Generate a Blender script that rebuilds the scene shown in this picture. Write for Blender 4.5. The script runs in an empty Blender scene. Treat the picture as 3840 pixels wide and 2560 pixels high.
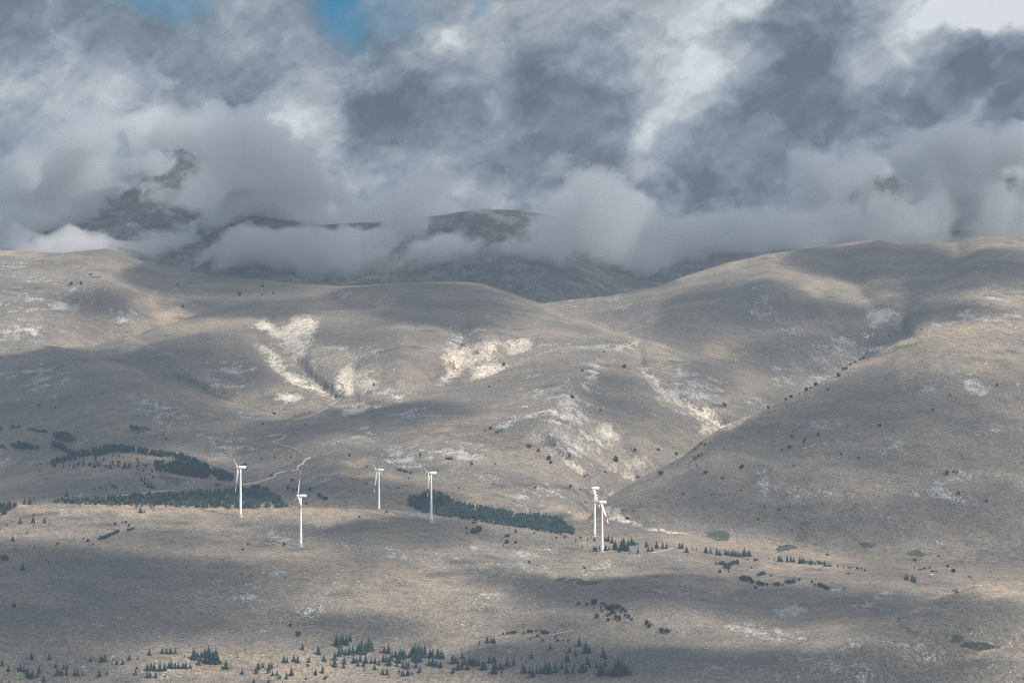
import bpy, math, random
import numpy as np
from mathutils import Vector

random.seed(7)
RNG = np.random.default_rng(11)
SC = bpy.context.scene
C = SC.collection

# ------------------------------------------------------------------ camera
F = 18750.0          # focal length in photo pixels (photo is 3840 x 2560)
YH = 2000.0          # photo row of the true horizon
cam_d = bpy.data.cameras.new("camera")
cam = bpy.data.objects.new("camera", cam_d)
C.objects.link(cam)
cam_d.sensor_width = 36.0
cam_d.lens = F / 3840.0 * 36.0
cam_d.shift_y = (YH - 1280.0) / 3840.0
cam_d.clip_start = 1.0
cam_d.clip_end = 60000.0
cam.rotation_euler = (math.radians(90), 0, 0)
SC.camera = cam

# ------------------------------------------------------------------ render / exposure
SC.view_settings.view_transform = 'Standard'
SC.view_settings.look = 'None'
SC.view_settings.exposure = 0.37
SC.view_settings.gamma = 1.0
SC.view_settings.use_curve_mapping = False
cy = SC.cycles
cy.max_bounces = 5
cy.diffuse_bounces = 2
cy.glossy_bounces = 1
cy.transmission_bounces = 2
cy.volume_bounces = 2
cy.transparent_max_bounces = 24
cy.volume_step_rate = 1.0
cy.volume_max_steps = 256
cy.use_denoising = True
cy.denoiser = 'OPENIMAGEDENOISE'
cy.denoising_input_passes = 'RGB_ALBEDO_NORMAL'
cy.denoising_prefilter = 'NONE'
cy.use_adaptive_sampling = True
cy.pixel_filter_type = 'BLACKMAN_HARRIS'
cy.filter_width = 1.1
cy.adaptive_threshold = 0.02

# ------------------------------------------------------------------ sun
SUN_EL, SUN_AZ = math.radians(47), math.radians(52)     # azimuth: right of straight behind the camera
SDIR = np.array([math.sin(SUN_AZ) * math.cos(SUN_EL), -math.cos(SUN_AZ) * math.cos(SUN_EL), math.sin(SUN_EL)])
sd = bpy.data.lights.new("sun", 'SUN')
sd.energy = 5.0
sd.angle = math.radians(0.6)
sd.color = (1.0, 0.93, 0.83)
sun = bpy.data.objects.new("sun", sd)
C.objects.link(sun)
sun.rotation_euler = Vector(-SDIR).to_track_quat('-Z', 'Y').to_euler()


# ------------------------------------------------------------------ node helpers
class NT:
    def __init__(self, tree):
        self.t = tree

    def n(self, typ, **kw):
        nd = self.t.nodes.new(typ)
        for k, v in kw.items():
            setattr(nd, k, v)
        return nd

    def put(self, sock, v):
        if v is None:
            return
        if isinstance(v, bpy.types.NodeSocket):
            self.t.links.new(v, sock)
        else:
            if hasattr(sock.default_value, '__len__') and not hasattr(v, '__len__'):
                v = (v, v, v)
            if hasattr(v, '__len__') and len(v) == 3 and len(sock.default_value) == 4:
                v = (*v, 1.0)
            sock.default_value = v

    def m(self, op, a, b=None, c=None, clamp=False):
        nd = self.n('ShaderNodeMath', operation=op, use_clamp=clamp)
        for i, v in enumerate((a, b, c)):
            self.put(nd.inputs[i], v)
        return nd.outputs[0]

    def v(self, op, a, b=None, c=None):
        nd = self.n('ShaderNodeVectorMath', operation=op)
        self.put(nd.inputs[0], a)
        if op == 'SCALE':
            self.put(nd.inputs['Scale'], b)
        else:
            self.put(nd.inputs[1], b)
            self.put(nd.inputs[2], c)
        return nd.outputs['Value'] if op in ('LENGTH', 'DOT_PRODUCT', 'DISTANCE') else nd.outputs['Vector']

    def mix(self, f, a, b):
        nd = self.n('ShaderNodeMix', data_type='RGBA')
        self.put(nd.inputs[0], f)
        self.put(nd.inputs[6], a)
        self.put(nd.inputs[7], b)
        return nd.outputs[2]

    def rng(self, x, a, b, c=0.0, d=1.0, smooth=True):
        nd = self.n('ShaderNodeMapRange', interpolation_type='SMOOTHSTEP' if smooth else 'LINEAR', clamp=True)
        for i, v in enumerate((x, a, b, c, d)):
            self.put(nd.inputs[i], v)
        return nd.outputs[0]

    def noise(self, vec, scale, detail=4.0, rough=0.55, lac=2.0, dist=0.0, dims='3D', col=False):
        nd = self.n('ShaderNodeTexNoise', noise_dimensions=dims)
        self.put(nd.inputs['Vector'], vec)
        nd.inputs['Scale'].default_value = scale
        nd.inputs['Detail'].default_value = detail
        nd.inputs['Roughness'].default_value = rough
        nd.inputs['Lacunarity'].default_value = lac
        nd.inputs['Distortion'].default_value = dist
        return nd.outputs['Color' if col else 'Fac']

    def attr(self, name):
        nd = self.n('ShaderNodeAttribute', attribute_name=name)
        return nd.outputs['Fac']

    def ramp(self, fac, pos, cols, interp='EASE'):
        nd = self.n('ShaderNodeValToRGB')
        cr = nd.color_ramp
        cr.interpolation = interp
        while len(cr.elements) > 1:
            cr.elements.remove(cr.elements[-1])
        cr.elements[0].position = pos[0]
        cr.elements[0].color = (*cols[0], 1)
        for p, c in zip(pos[1:], cols[1:]):
            e = cr.elements.new(p)
            e.color = (*c, 1)
        self.put(nd.inputs[0], fac)
        return nd.outputs['Color']


# ------------------------------------------------------------------ sky: physical sky plus a broken deck of cloud, laid out by direction
CLOUD = np.array([
 [115,138,124,118,124,145,142,118,128,126,128,146,145,150,156,158,160,150,120,128,152,175,212,215],
 [130,148,128,120,135,150,140,120,122,130,166,158,132,138,142,158,156,140,110,112,132,168,152,134],
 [146,153,145,130,140,140,136,132,134,128,150,150,120,128,136,152,172,128,106,110,140,140,110,118],
 [134,160,148,135,138,120,126,142,118,116,124,135,120,128,128,162,162,118,104,108,124,120,144,122],
 [140,140,152,135,130,150,152,172,130,124,140,140,118,120,118,152,122,114,108,114,128,140,150,114],
 [148,130,132,136,130,156,156,150,142,142,142,124,122,116,114,122,114,112,114,120,126,132,148,120],
 [116,118,134,132,116,150,132,146,146,130,150,150,140,134,120,130,116,126,140,130,120,122,145,140],
 [120,138,136,122,130,140,130,138,130,138,132,140,140,140,136,130,140,142,145,145,126,136,130,150],
 [126,132,132,130,134,136,132,134,132,134,132,138,140,142,142,140,140,142,142,150,152,152,146,146],
 [128,130,130,130,132,134,132,132,132,132,134,136,138,140,140,140,140,142,144,150,152,152,148,146]], float)
CLOUD = 126 + (CLOUD - 134) * 1.7

world = bpy.data.worlds.new("World")
SC.world = world
world.use_nodes = True
wt = world.node_tree
wt.nodes.clear()
W = NT(wt)
tc = W.n('ShaderNodeTexCoord')
sep = W.n('ShaderNodeSeparateXYZ')
W.put(sep.inputs[0], tc.outputs['Generated'])
dx, dy, dz = sep.outputs
yy = W.m('MAXIMUM', dy, 0.04)
px = W.m('DIVIDE', dx, yy)
pz = W.m('DIVIDE', dz, yy)
cmb = W.n('ShaderNodeCombineXYZ')
W.put(cmb.inputs[0], W.m('MULTIPLY', px, F / 1000.0))
W.put(cmb.inputs[1], W.m('MULTIPLY_ADD', pz, F / 1000.0, -YH / 1000.0))   # -photo row, in thousands
P0 = cmb.outputs[0]
w1 = W.v('SUBTRACT', W.noise(P0, 2.2, 3.0, 0.5, col=True), (0.5, 0.5, 0.5))
w2 = W.v('SUBTRACT', W.noise(P0, 7.0, 5.0, 0.6, col=True), (0.5, 0.5, 0.5))
P1 = W.v('ADD', W.v('ADD', P0, W.v('MULTIPLY', w1, (0.34, 0.26, 0.0))), W.v('MULTIPLY', w2, (0.14, 0.12, 0.0)))
sp1 = W.n('ShaderNodeSeparateXYZ')
W.put(sp1.inputs[0], P1)
fu = W.m('MULTIPLY_ADD', sp1.outputs[0], 1 / 4.48, (1.92 + 0.32) / 4.48, clamp=True)       # -320..4160
fv = W.m('DIVIDE', W.m('MULTIPLY', sp1.outputs[1], -1.0), 1.1, clamp=True)                 # 0..1100
ncol, nrow = CLOUD.shape[1], CLOUD.shape[0]
posu = [((i + 0.5) * 160 + 320) / 4480.0 for i in range(ncol)]
posv = [(j + 0.5) / nrow for j in range(nrow)]
mean = CLOUD.mean()
U, S, Vt = np.linalg.svd((CLOUD - mean) / 255.0, full_matrices=False)
lum = None
for k in range(0, 9, 3):
    a = Vt[k:k + 3].T.copy()
    b = (U[:, k:k + 3] * S[k:k + 3]).copy()
    ma, mb = np.abs(a).max(0), np.abs(b).max(0)
    ra = W.ramp(fu, posu, (a / ma * 0.5 + 0.5).tolist())
    rb = W.ramp(fv, posv, (b / mb * 0.5 + 0.5).tolist())
    va = W.v('MULTIPLY_ADD', ra, (2, 2, 2), (-1, -1, -1))
    vb = W.v('MULTIPLY_ADD', rb, tuple(2 * ma * mb), tuple(-ma * mb))
    d = W.v('DOT_PRODUCT', va, vb)
    lum = d if lum is None else W.m('ADD', lum, d)
PA = W.v('ADD', P0, W.v('ADD', W.v('MULTIPLY', w1, (0.20, 0.18, 0.0)), W.v('MULTIPLY', w2, (0.07, 0.06, 0.0))))
rot = W.n('ShaderNodeCombineXYZ')
W.put(rot.inputs[0], W.v('DOT_PRODUCT', PA, (0.74, 0.52, 0.0)))
W.put(rot.inputs[1], W.v('DOT_PRODUCT', PA, (-0.60, 0.86, 0.0)))
PR = rot.outputs[0]
def billow(vec, sc, det, ro):
    return W.noise(vec, sc, det, ro)
ca = billow(PR, 2.5, 10, 0.57)
cb = billow(W.v('ADD', PR, (0.022, 0.036, 0.0)), 2.5, 10, 0.57)
fa = billow(W.v('ADD', PR, (3.1, 1.7, 0.4)), 7.0, 8, 0.60)
fb_ = billow(W.v('ADD', PR, (3.107, 1.713, 0.4)), 7.0, 8, 0.60)
d1 = W.m('SUBTRACT', ca, 0.5)
masses = W.m('SUBTRACT', W.rng(ca, 0.43, 0.57), 0.5)
det = W.m('MULTIPLY', W.m('SUBTRACT', ca, cb), 0.62)
det = W.m('ADD', det, W.m('MULTIPLY', W.m('SUBTRACT', fa, fb_), 0.30))
det = W.m('ADD', det, W.m('MULTIPLY', masses, 0.06))
m2 = W.noise(W.v('ADD', PR, (1.3, 5.2, 2.0)), 4.2, 9, 0.6)
det = W.m('ADD', det, W.m('MULTIPLY', W.m('SUBTRACT', W.rng(m2, 0.47, 0.56), 0.5), 0.065))
det = W.m('ADD', det, W.m('MULTIPLY', W.m('SUBTRACT', fa, 0.5), 0.13))
lum = W.m('ADD', W.m('ADD', lum, mean / 255.0), det)
for x0, y0, x1, y1, wd, am in ((2800, 20, 2390, 540, 75, 0.11), (1850, 30, 1540, 190, 60, 0.12), (1290, 250, 1060, 470, 75, 0.13), (1060, 450, 960, 660, 80, 0.09), (3290, 210, 3090, 330, 60, 0.07),
                               (1330, 370, 1700, 330, 120, -0.07), (3250, 90, 3020, 300, 90, -0.06), (60, 330, 420, 350, 90, 0.07), (3560, 130, 3820, 190, 70, -0.10)):
    vx, vy = x1 - x0, -(y1 - y0)
    L2 = vx * vx + vy * vy
    q = W.v('ADD', P1, (-(x0 - 1920) / 1000, y0 / 1000, 0))
    tt_ = W.m('MULTIPLY', W.v('DOT_PRODUCT', q, (vx, vy, 0)), 1000.0 / L2, clamp=True)
    pr = W.n('ShaderNodeCombineXYZ')
    W.put(pr.inputs[0], W.m('MULTIPLY', tt_, vx / 1000))
    W.put(pr.inputs[1], W.m('MULTIPLY', tt_, vy / 1000))
    dd = W.v('LENGTH', W.v('MULTIPLY', W.v('SUBTRACT', q, pr.outputs[0]), (1, 1, 0)))
    lum = W.m('ADD', lum, W.rng(dd, 0.0, wd * 2 / 1000, am, 0.0))
lum = W.m('MINIMUM', W.m('MAXIMUM', lum, 0.30), 0.84)
lin = W.m('MULTIPLY', W.m('POWER', lum, 2.25), 0.87)
tint = W.mix(W.rng(lum, 0.40, 0.75), (0.85, 1.0, 1.20, 1), (0.98, 1.0, 1.01, 1))
cloudc = W.v('MULTIPLY', tint, lin)
# out of the frame: brighter broken overcast with some blue
nov = W.noise(tc.outputs['Generated'], 3.0, 5.0, 0.55)
over = W.mix(W.rng(nov, 0.40, 0.65), (0.17, 0.235, 0.34, 1), (0.36, 0.425, 0.51, 1))
ahead = W.m('MULTIPLY', W.rng(dy, 0.75, 0.95), W.rng(dz, 0.16, 0.28, 1.0, 0.0))
cl = W.mix(ahead, over, cloudc)
sky = W.n('ShaderNodeTexSky', sky_type='NISHITA')
sky.sun_disc = False
sky.sun_elevation = SUN_EL
sky.sun_rotation = math.pi - SUN_AZ
skyb = W.v('MULTIPLY', W.v('SCALE', sky.outputs[0], 0.10), (0.0, 0.28, 0.47))
gap = None
for gx, gy, rx, ry in ((620, -40, 300, 95), (1268, 5, 150, 185), (1800, 10, 60, 60), (1420, 50, 190, 80)):
    e = W.v('MULTIPLY_ADD', P1, (1000 / rx, 1000 / ry, 0), (-(gx - 1920) / rx, gy / ry, 0))
    g = W.rng(W.v('LENGTH', e), 0.30, 1.35, 1.0, 0.0)
    g = W.m('MULTIPLY', g, {1420: 0.55, 620: 0.75, 1800: 0.4}.get(gx, 1.0))
    gap = g if gap is None else W.m('MAXIMUM', gap, g)
gap = W.m('MULTIPLY', gap, W.rng(d1, 0.0, 0.14, 1.0, 0.62))
gap = W.m('MULTIPLY', gap, ahead)
skycol = W.mix(gap, cl, skyb)
bg = W.n('ShaderNodeBackground')
W.put(bg.inputs['Color'], skycol)
bg.inputs['Strength'].default_value = 1.0
SKYGAIN = 1.0
wo = W.n('ShaderNodeOutputWorld')
wt.links.new(bg.outputs[0], wo.inputs['Surface'])
world.cycles.sampling_method = 'MANUAL'
world.cycles.sample_map_resolution = 512


# ------------------------------------------------------------------ object helpers
def props(o, label=None, cat=None, group=None, kind=None):
    if label:
        o['label'] = label
    if cat:
        o['category'] = cat
    if group:
        o['group'] = group
    if kind:
        o['kind'] = kind
    return o


def mesh_np(name, V, faces, mat, parent=None, smooth=True):
    """V (n,3), faces: (m,3) or (m,4) array"""
    me = bpy.data.meshes.new(name)
    V = np.asarray(V, np.float32)
    faces = np.asarray(faces, np.int32)
    me.vertices.add(len(V))
    me.vertices.foreach_set('co', V.ravel())
    k = faces.shape[1]
    me.loops.add(faces.size)
    me.loops.foreach_set('vertex_index', faces.ravel())
    me.polygons.add(len(faces))
    me.polygons.foreach_set('loop_start', np.arange(0, faces.size, k, dtype=np.int32))
    me.polygons.foreach_set('loop_total', np.full(len(faces), k, np.int32))
    if smooth:
        me.polygons.foreach_set('use_smooth', np.ones(len(faces), bool))
    me.update(calc_edges=True)
    if mat:
        me.materials.append(mat)
    o = bpy.data.objects.new(name, me)
    C.objects.link(o)
    if parent:
        o.parent = parent
    return o


def new_mat(name):
    m = bpy.data.materials.new(name)
    m.use_nodes = True
    m.node_tree.nodes.clear()
    t = NT(m.node_tree)
    out = t.n('ShaderNodeOutputMaterial')
    return m, t, out


# ------------------------------------------------------------------ numpy noise
def sstep(a, b, x):
    t = np.clip((x - a) / (b - a), 0, 1)
    return t * t * (3 - 2 * t)


def perlin(x, y, seed):
    r = np.random.default_rng(seed)
    perm = r.permutation(256)
    ang = r.random(256) * 2 * np.pi
    gx, gy = np.cos(ang), np.sin(ang)
    xi, yi = np.floor(x).astype(int), np.floor(y).astype(int)
    xf, yf = x - xi, y - yi
    u = xf * xf * xf * (xf * (xf * 6 - 15) + 10)
    v = yf * yf * yf * (yf * (yf * 6 - 15) + 10)

    def g(ix, iy, fx, fy):
        h = perm[(perm[ix & 255] + iy) & 255]
        return gx[h] * fx + gy[h] * fy
    a = g(xi, yi, xf, yf)
    b = g(xi + 1, yi, xf - 1, yf)
    c = g(xi, yi + 1, xf, yf - 1)
    d = g(xi + 1, yi + 1, xf - 1, yf - 1)
    return (a + u * (b - a)) + v * ((c + u * (d - c)) - (a + u * (b - a)))


def fbm(x, y, seed, oct=4, gain=0.5, ridged=False):
    s, amp, tot = 0, 1.0, 0
    for o in range(oct):
        n = perlin(x * 2 ** o + 17.3 * o, y * 2 ** o + 5.1 * o, seed + o)
        if ridged:
            n = 0.5 - np.abs(n) * 1.6
        s = s + amp * n
        tot += amp
        amp *= gain
    return s / tot


# crops used while tracing the photo -> photo pixels
K = 1.8375
def q1(*p): return [(x / K, 1500 + y / K) for x, y in p]
def q2(*p): return [(1280 + x / K, 1500 + y / K) for x, y in p]
def q3(*p): return [(2560 + x / K, 1500 + y / K) for x, y in p]
def q4(*p): return [(x / K, 2000 + y / K) for x, y in p]
def q5(*p): return [(1280 + x / K, 2000 + y / K) for x, y in p]
def q6(*p): return [(2560 + x / K, 2000 + y / K) for x, y in p]
def m1(*p): return [(x / K, 850 + y / K) for x, y in p]
def m2(*p): return [(1280 + x / K, 950 + y / K) for x, y in p]
def m3(*p): return [(2560 + x / K, 850 + y / K) for x, y in p]


# ------------------------------------------------------------------ terrain: hills one behind the other, traced crest lines at real distances
XS = np.arange(-1000, 4841, 6.0)
NX = len(XS)


def curve(pts):
    p = np.array(sorted(pts), float)
    y = np.interp(XS, p[:, 0], p[:, 1])
    k = np.array([1, 2, 3, 2, 1.0]); k /= k.sum()
    return np.convolve(np.pad(y, 2, mode='edge'), k, 'valid')


def lin(pts):
    p = np.array(sorted(pts), float)
    return np.interp(XS, p[:, 0], p[:, 1])


cr_knoll = curve([(-1000, 2652), (3100, 2652), (3257, 2552), (3376, 2531), (3431, 2508), (3567, 2468), (3648, 2437), (3741, 2432), (3840, 2414), (4840, 2340)])
cr_spur = curve([(-1000, 2630), (1500, 2610), (2300, 2540), (2700, 2470), (3000, 2400), (3200, 2352), (3338, 2321), (3376, 2297), (3496, 2248), (3594, 2215), (3676, 2188), (3757, 2177), (3840, 2174), (4100, 2180), (4840, 2260)])
cr_ridge = curve([(-1000, 1900), (0, 1893), (54, 1889), (261, 1885), (381, 1889), (544, 1893), (762, 1898), (898, 1902), (1280, 1904), (1421, 1907), (1498, 1913), (1606, 1927), (1715, 1939), (1879, 1960), (2096, 1993), (2220, 2006), (2330, 2003), (2450, 1996), (2560, 2002), (2723, 2028), (2865, 2050), (2995, 2071), (3213, 2093), (3485, 2106), (3840, 2118), (4840, 2150)])
cr_vale = curve([(-1000, 1830), (0, 1786), (109, 1753), (190, 1734), (300, 1700), (408, 1677), (544, 1675), (650, 1690), (762, 1718), (871, 1752), (960, 1765), (1060, 1755), (1160, 1733), (1280, 1712), (1420, 1740), (1500, 1766), (1600, 1783), (1760, 1813), (1850, 1838), (1990, 1880), (2150, 1930), (2230, 1962), (2330, 1985), (2450, 1990), (2560, 1995), (2723, 2021), (2865, 2043), (2995, 2064), (3213, 2086), (3485, 2099), (3840, 2110), (4840, 2140)])
cr_right = curve([(-1000, 2100), (2190, 1960), (2262, 1876), (2368, 1811), (2450, 1765), (2560, 1712), (2614, 1666), (2696, 1609), (2859, 1543), (2963, 1493), (3050, 1446), (3142, 1405), (3240, 1356), (3376, 1278), (3485, 1239), (3594, 1220), (3703, 1212), (3840, 1226), (4840, 1330)])
cr_low = curve([(-1000, 1210), (0, 1268), (82, 1283), (218, 1300), (380, 1335), (544, 1392), (800, 1485), (925, 1522), (1050, 1560), (1170, 1570), (1313, 1552), (1460, 1521), (1606, 1483), (1753, 1440), (1880, 1395), (1990, 1350), (2100, 1310), (2250, 1284), (2368, 1272), (2423, 1277), (2477, 1309), (2560, 1345), (2614, 1364), (2669, 1400), (2750, 1449), (2805, 1476), (2859, 1513), (2930, 1545), (3200, 1700), (4840, 2000)])
cr_dome = curve([(-1000, 1230), (0, 1275), (218, 1302), (348, 1296), (446, 1269), (517, 1255), (599, 1223), (707, 1190), (773, 1166), (871, 1147), (980, 1122), (1061, 1106), (1143, 1089), (1280, 1080), (1498, 1064), (1661, 1056), (1759, 1056), (1813, 1064), (1879, 1089), (1960, 1119), (2026, 1143), (2096, 1170), (2205, 1206), (2287, 1238), (2368, 1263), (2430, 1275), (2600, 1345), (4840, 2000)])
cr_far = curve([(-1000, 900), (0, 937), (98, 943), (229, 949), (403, 931), (520, 975), (620, 1005), (800, 1035), (1000, 1052), (1143, 1066), (1300, 1072), (1700, 1052), (1880, 1084), (2031, 1138), (2151, 1121), (2287, 1110), (2396, 1086), (2477, 1070), (2560, 1038), (2723, 986), (2886, 951), (3050, 929), (3159, 913), (3262, 900), (3311, 903), (3376, 914), (3485, 907), (3583, 902), (3649, 889), (3730, 884), (3801, 887), (3860, 896), (4300, 940), (4840, 960)])
cr_back = curve([(-1000, 880), (0, 915), (100, 912), (180, 898), (280, 880), (380, 884), (440, 905), (560, 925), (700, 915), (893, 890), (1100, 855), (1275, 838), (1408, 833), (1643, 808), (1809, 782), (1950, 790), (2060, 806), (2178, 835), (2287, 880), (2400, 930), (2560, 930), (2800, 900), (3300, 860), (4840, 880)])
cr_top = curve([(-1000, 850), (0, 840), (250, 790), (420, 660), (540, 570), (690, 560), (830, 650), (1000, 800), (1300, 850), (1700, 840), (2000, 850), (2700, 850), (3000, 790), (3250, 660), (3400, 630), (3550, 720), (3700, 660), (3850, 560), (4200, 640), (4840, 800)])

# name, label, crest, crest distance, drop behind the crest (px), metres to the next foot, rows, roundness, relief (m), relief wavelength (px x, px y), ridged
LAYERS = [
 ('hill', 'small grassy knoll at the lower right corner below the dark gully', cr_knoll, lin([(-1000, 4330), (3100, 4330), (3840, 4430), (4840, 4460)]), lin([(-1000, 0), (3200, 0), (3330, 8), (3600, 30), (4840, 60)]), lin([(-1000, 6), (3250, 6), (3700, 120), (4840, 160)]), 46, 1.8, 6, (700, 240)),
 ('hill', 'rounded dry grass spur at the right edge in front of the stream gully', cr_spur, lin([(-1000, 4380), (2500, 4420), (3338, 4560), (3840, 4780), (4840, 4800)]), lin([(-1000, 0), (3330, 0), (3480, 12), (3676, 34), (3840, 40), (4840, 60)]), lin([(-1000, 6), (3330, 6), (3480, 60), (3676, 160), (4840, 220)]), 70, 1.8, 9, (620, 170)),
 ('ground', 'broad dry grass hillside that carries the six wind turbines', cr_ridge, lin([(-1000, 5150), (1500, 5140), (2230, 5120), (2560, 5150), (3400, 5200), (4840, 5200)]), lin([(-1000, 40), (0, 40), (900, 38), (1500, 42), (2000, 40), (2200, 14), (2300, 4), (2560, 0), (4840, 0)]), lin([(-1000, 180), (1500, 170), (2200, 60), (2400, 20), (4840, 10)]), 190, 0.6, 20, (620, 130)),
 ('hill', 'low wooded hills and vale with a dirt road behind the turbine ridge', cr_vale, lin([(-1000, 5900), (400, 5850), (900, 5750), (1300, 5600), (1990, 5420), (2230, 5230), (2560, 5170), (3400, 5215), (4840, 5210)]), lin([(-1000, 40), (300, 34), (620, 24), (800, 6), (870, 0), (1200, 0), (1330, 8), (1500, 12), (1900, 8), (2200, 6), (2400, 0), (4840, 0)]), lin([(-1000, 90), (500, 80), (850, 10), (1200, 10), (1500, 50), (2200, 50), (2400, 8), (4840, 8)]), 150, 0.5, 22, (360, 130)),
 ('hill', 'large bare hillside filling the right side behind the row of small trees', cr_right, lin([(-1000, 5500), (2150, 5490), (2300, 5500), (2560, 5620), (2860, 5820), (3400, 6130), (3840, 6260), (4840, 6300)]), lin([(-1000, 0), (2150, 0), (2300, 20), (2600, 60), (3300, 70), (4840, 60)]), lin([(-1000, 8), (2150, 8), (2200, 30), (2262, 170), (2300, 216), (2368, 260), (2450, 310), (2560, 368), (2700, 470), (2860, 500), (4840, 480)]), 230, 0.6, 28, (420, 260)),
 ('hill', 'rocky lower hills with pale scree streaks in front of the big dome', cr_low, lin([(-1000, 6900), (0, 6900), (380, 6700), (925, 6300), (1170, 6150), (1606, 6300), (1990, 6600), (2400, 6800), (2860, 6450), (4840, 6500)]), lin([(-1000, 40), (0, 34), (300, 8), (560, 0), (1170, 0), (1313, 8), (1700, 6), (1950, 0), (2300, 0), (2440, 20), (2900, 50), (4840, 50)]), lin([(-1000, 120), (0, 110), (380, 30), (925, 10), (1313, 20), (2300, 10), (2450, 150), (4840, 300)]), 190, 0.4, 36, (330, 150)),
 ('hill', 'big rounded dome hill scarred with white erosion gullies', cr_dome, lin([(-1000, 7020), (218, 7000), (700, 7260), (1280, 7520), (1759, 7600), (2205, 7260), (2430, 6990), (4840, 7000)]), lin([(-1000, 20), (218, 10), (400, 24), (1000, 34), (1759, 44), (2200, 30), (2430, 6), (4840, 6)]), lin([(-1000, 40), (218, 20), (700, 140), (1759, 260), (2430, 40), (4840, 20)]), 180, 0.9, 28, (300, 190)),
 ('hill', 'bare hills with a folded valley in the far distance below the clouds', cr_far, lin([(-1000, 8000), (400, 8050), (1100, 8000), (1760, 7950), (2031, 7750), (2560, 8050), (3262, 8350), (4840, 8350)]), lin([(-1000, 30), (400, 20), (800, 10), (1700, 10), (2031, 10), (2600, 40), (4840, 50)]), lin([(-1000, 160), (400, 120), (1100, 60), (2031, 60), (2560, 250), (4840, 300)]), 170, 0.7, 44, (380, 180)),
 ('mountain', 'dark rocky lower shoulder of the mountain showing through gaps in the cloud', cr_back, lin([(-1000, 8620), (1700, 8620), (2600, 8950), (4840, 9000)]), lin([(-1000, 20), (4840, 20)]), lin([(-1000, 120), (4840, 120)]), 90, 0.5, 75, (260, 120)),
 ('mountain', 'high mountain slope mostly hidden in low cloud', cr_top, lin([(-1000, 9350), (1700, 9350), (2600, 9600), (4840, 9600)]), None, None, 90, 0.5, 100, (300, 200)),
]

Yrows, Drows, Lid, Win = [], [], [], []
# near ground, below the frame and under the camera
for d, y in ((60, None), (600, None), (1800, None), (3200, None), (4100, None)):
    z = {60: -12, 600: -150, 1800: -260, 3200: -250, 4100: -175}[d]
    Drows.append(np.full(NX, float(d)))
    Yrows.append(np.full(NX, YH - z / d * F))
    Lid.append(0)
    Win.append(np.ones(NX))
yb, db = np.full(NX, 2690.0), np.full(NX, 4300.0)
gprev = np.full(NX, 200.0)
for li, (nm, lab, crest, dc, drop, gapm, nr, rnd, rel, wl) in enumerate(LAYERS):
    c = np.minimum(crest, yb - (5.0 if li >= 6 else 9.0))
    dcc = np.maximum(dc, db + (7.0 if li >= 6 else 11.0))
    thick = sstep(8, 70, yb - c)
    for i in range(nr + 1):
        s = i / nr
        g = (s + rnd * s ** 3) / (1 + rnd)
        if i == 0 and li > 0:
            continue
        Yrows.append(yb + (c - yb) * s)
        Drows.append(db + (dcc - db) * g)
        Lid.append(li)
        gb = np.clip(gprev / 110.0, 0, 1)
        gt = np.clip(gapm / 110.0, 0, 1) if gapm is not None else np.ones(NX)
        Win.append((gb + (1 - gb) * sstep(0, 0.16, s)) * (gt + (1 - gt) * sstep(1.0, 0.84, s)) * thick)
    if drop is not None:
        for i in range(1, 7):
            s = i / 6
            Yrows.append(c + drop * math.sin(s * math.pi / 2))
            Drows.append(dcc + gapm * s)
            Lid.append(li)
            Win.append(np.clip(gapm / 110.0, 0, 1) * thick)
        yb, db = c + drop, dcc + gapm
        gprev = gapm
    else:
        for i in range(1, 5):
            Yrows.append(c + 60.0 * i)
            Drows.append(dcc + 300.0 * i)
            Lid.append(li)
            Win.append(np.ones(NX))
YG, DG, LG = np.array(Yrows), np.array(Drows), np.array(Lid)
NR = len(YG)
XG = np.tile(XS, (NR, 1))

# relief: move points along their sight line from the camera (keeps outlines where the photo has them)
REL = np.zeros_like(DG)
for li, L in enumerate(LAYERS):
    rows = LG == li
    x, y = XG[rows], YG[rows]
    wx, wy = L[9]
    n = fbm(x / wx, y / wy, 100 + 13 * li, 5, 0.42)
    n += 0.5 * fbm(x / wx * 1.7 + y / wy * 0.3, y / wy * 0.6, 300 + 13 * li, 4, 0.45, ridged=True)
    REL[rows] = n * L[8] + 3.5 * fbm(x / 90, y / 60, 150 + 13 * li, 3, 0.5)


def seg_dist(x, y, pts):
    best = np.full(x.shape, 1e9)
    for (ax, ay), (bx, by) in zip(pts[:-1], pts[1:]):
        vx, vy = bx - ax, by - ay
        t = np.clip(((x - ax) * vx + (y - ay) * vy) / (vx * vx + vy * vy + 1e-9), 0, 1)
        best = np.minimum(best, np.hypot(x - ax - t * vx, y - ay - t * vy))
    return best


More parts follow.
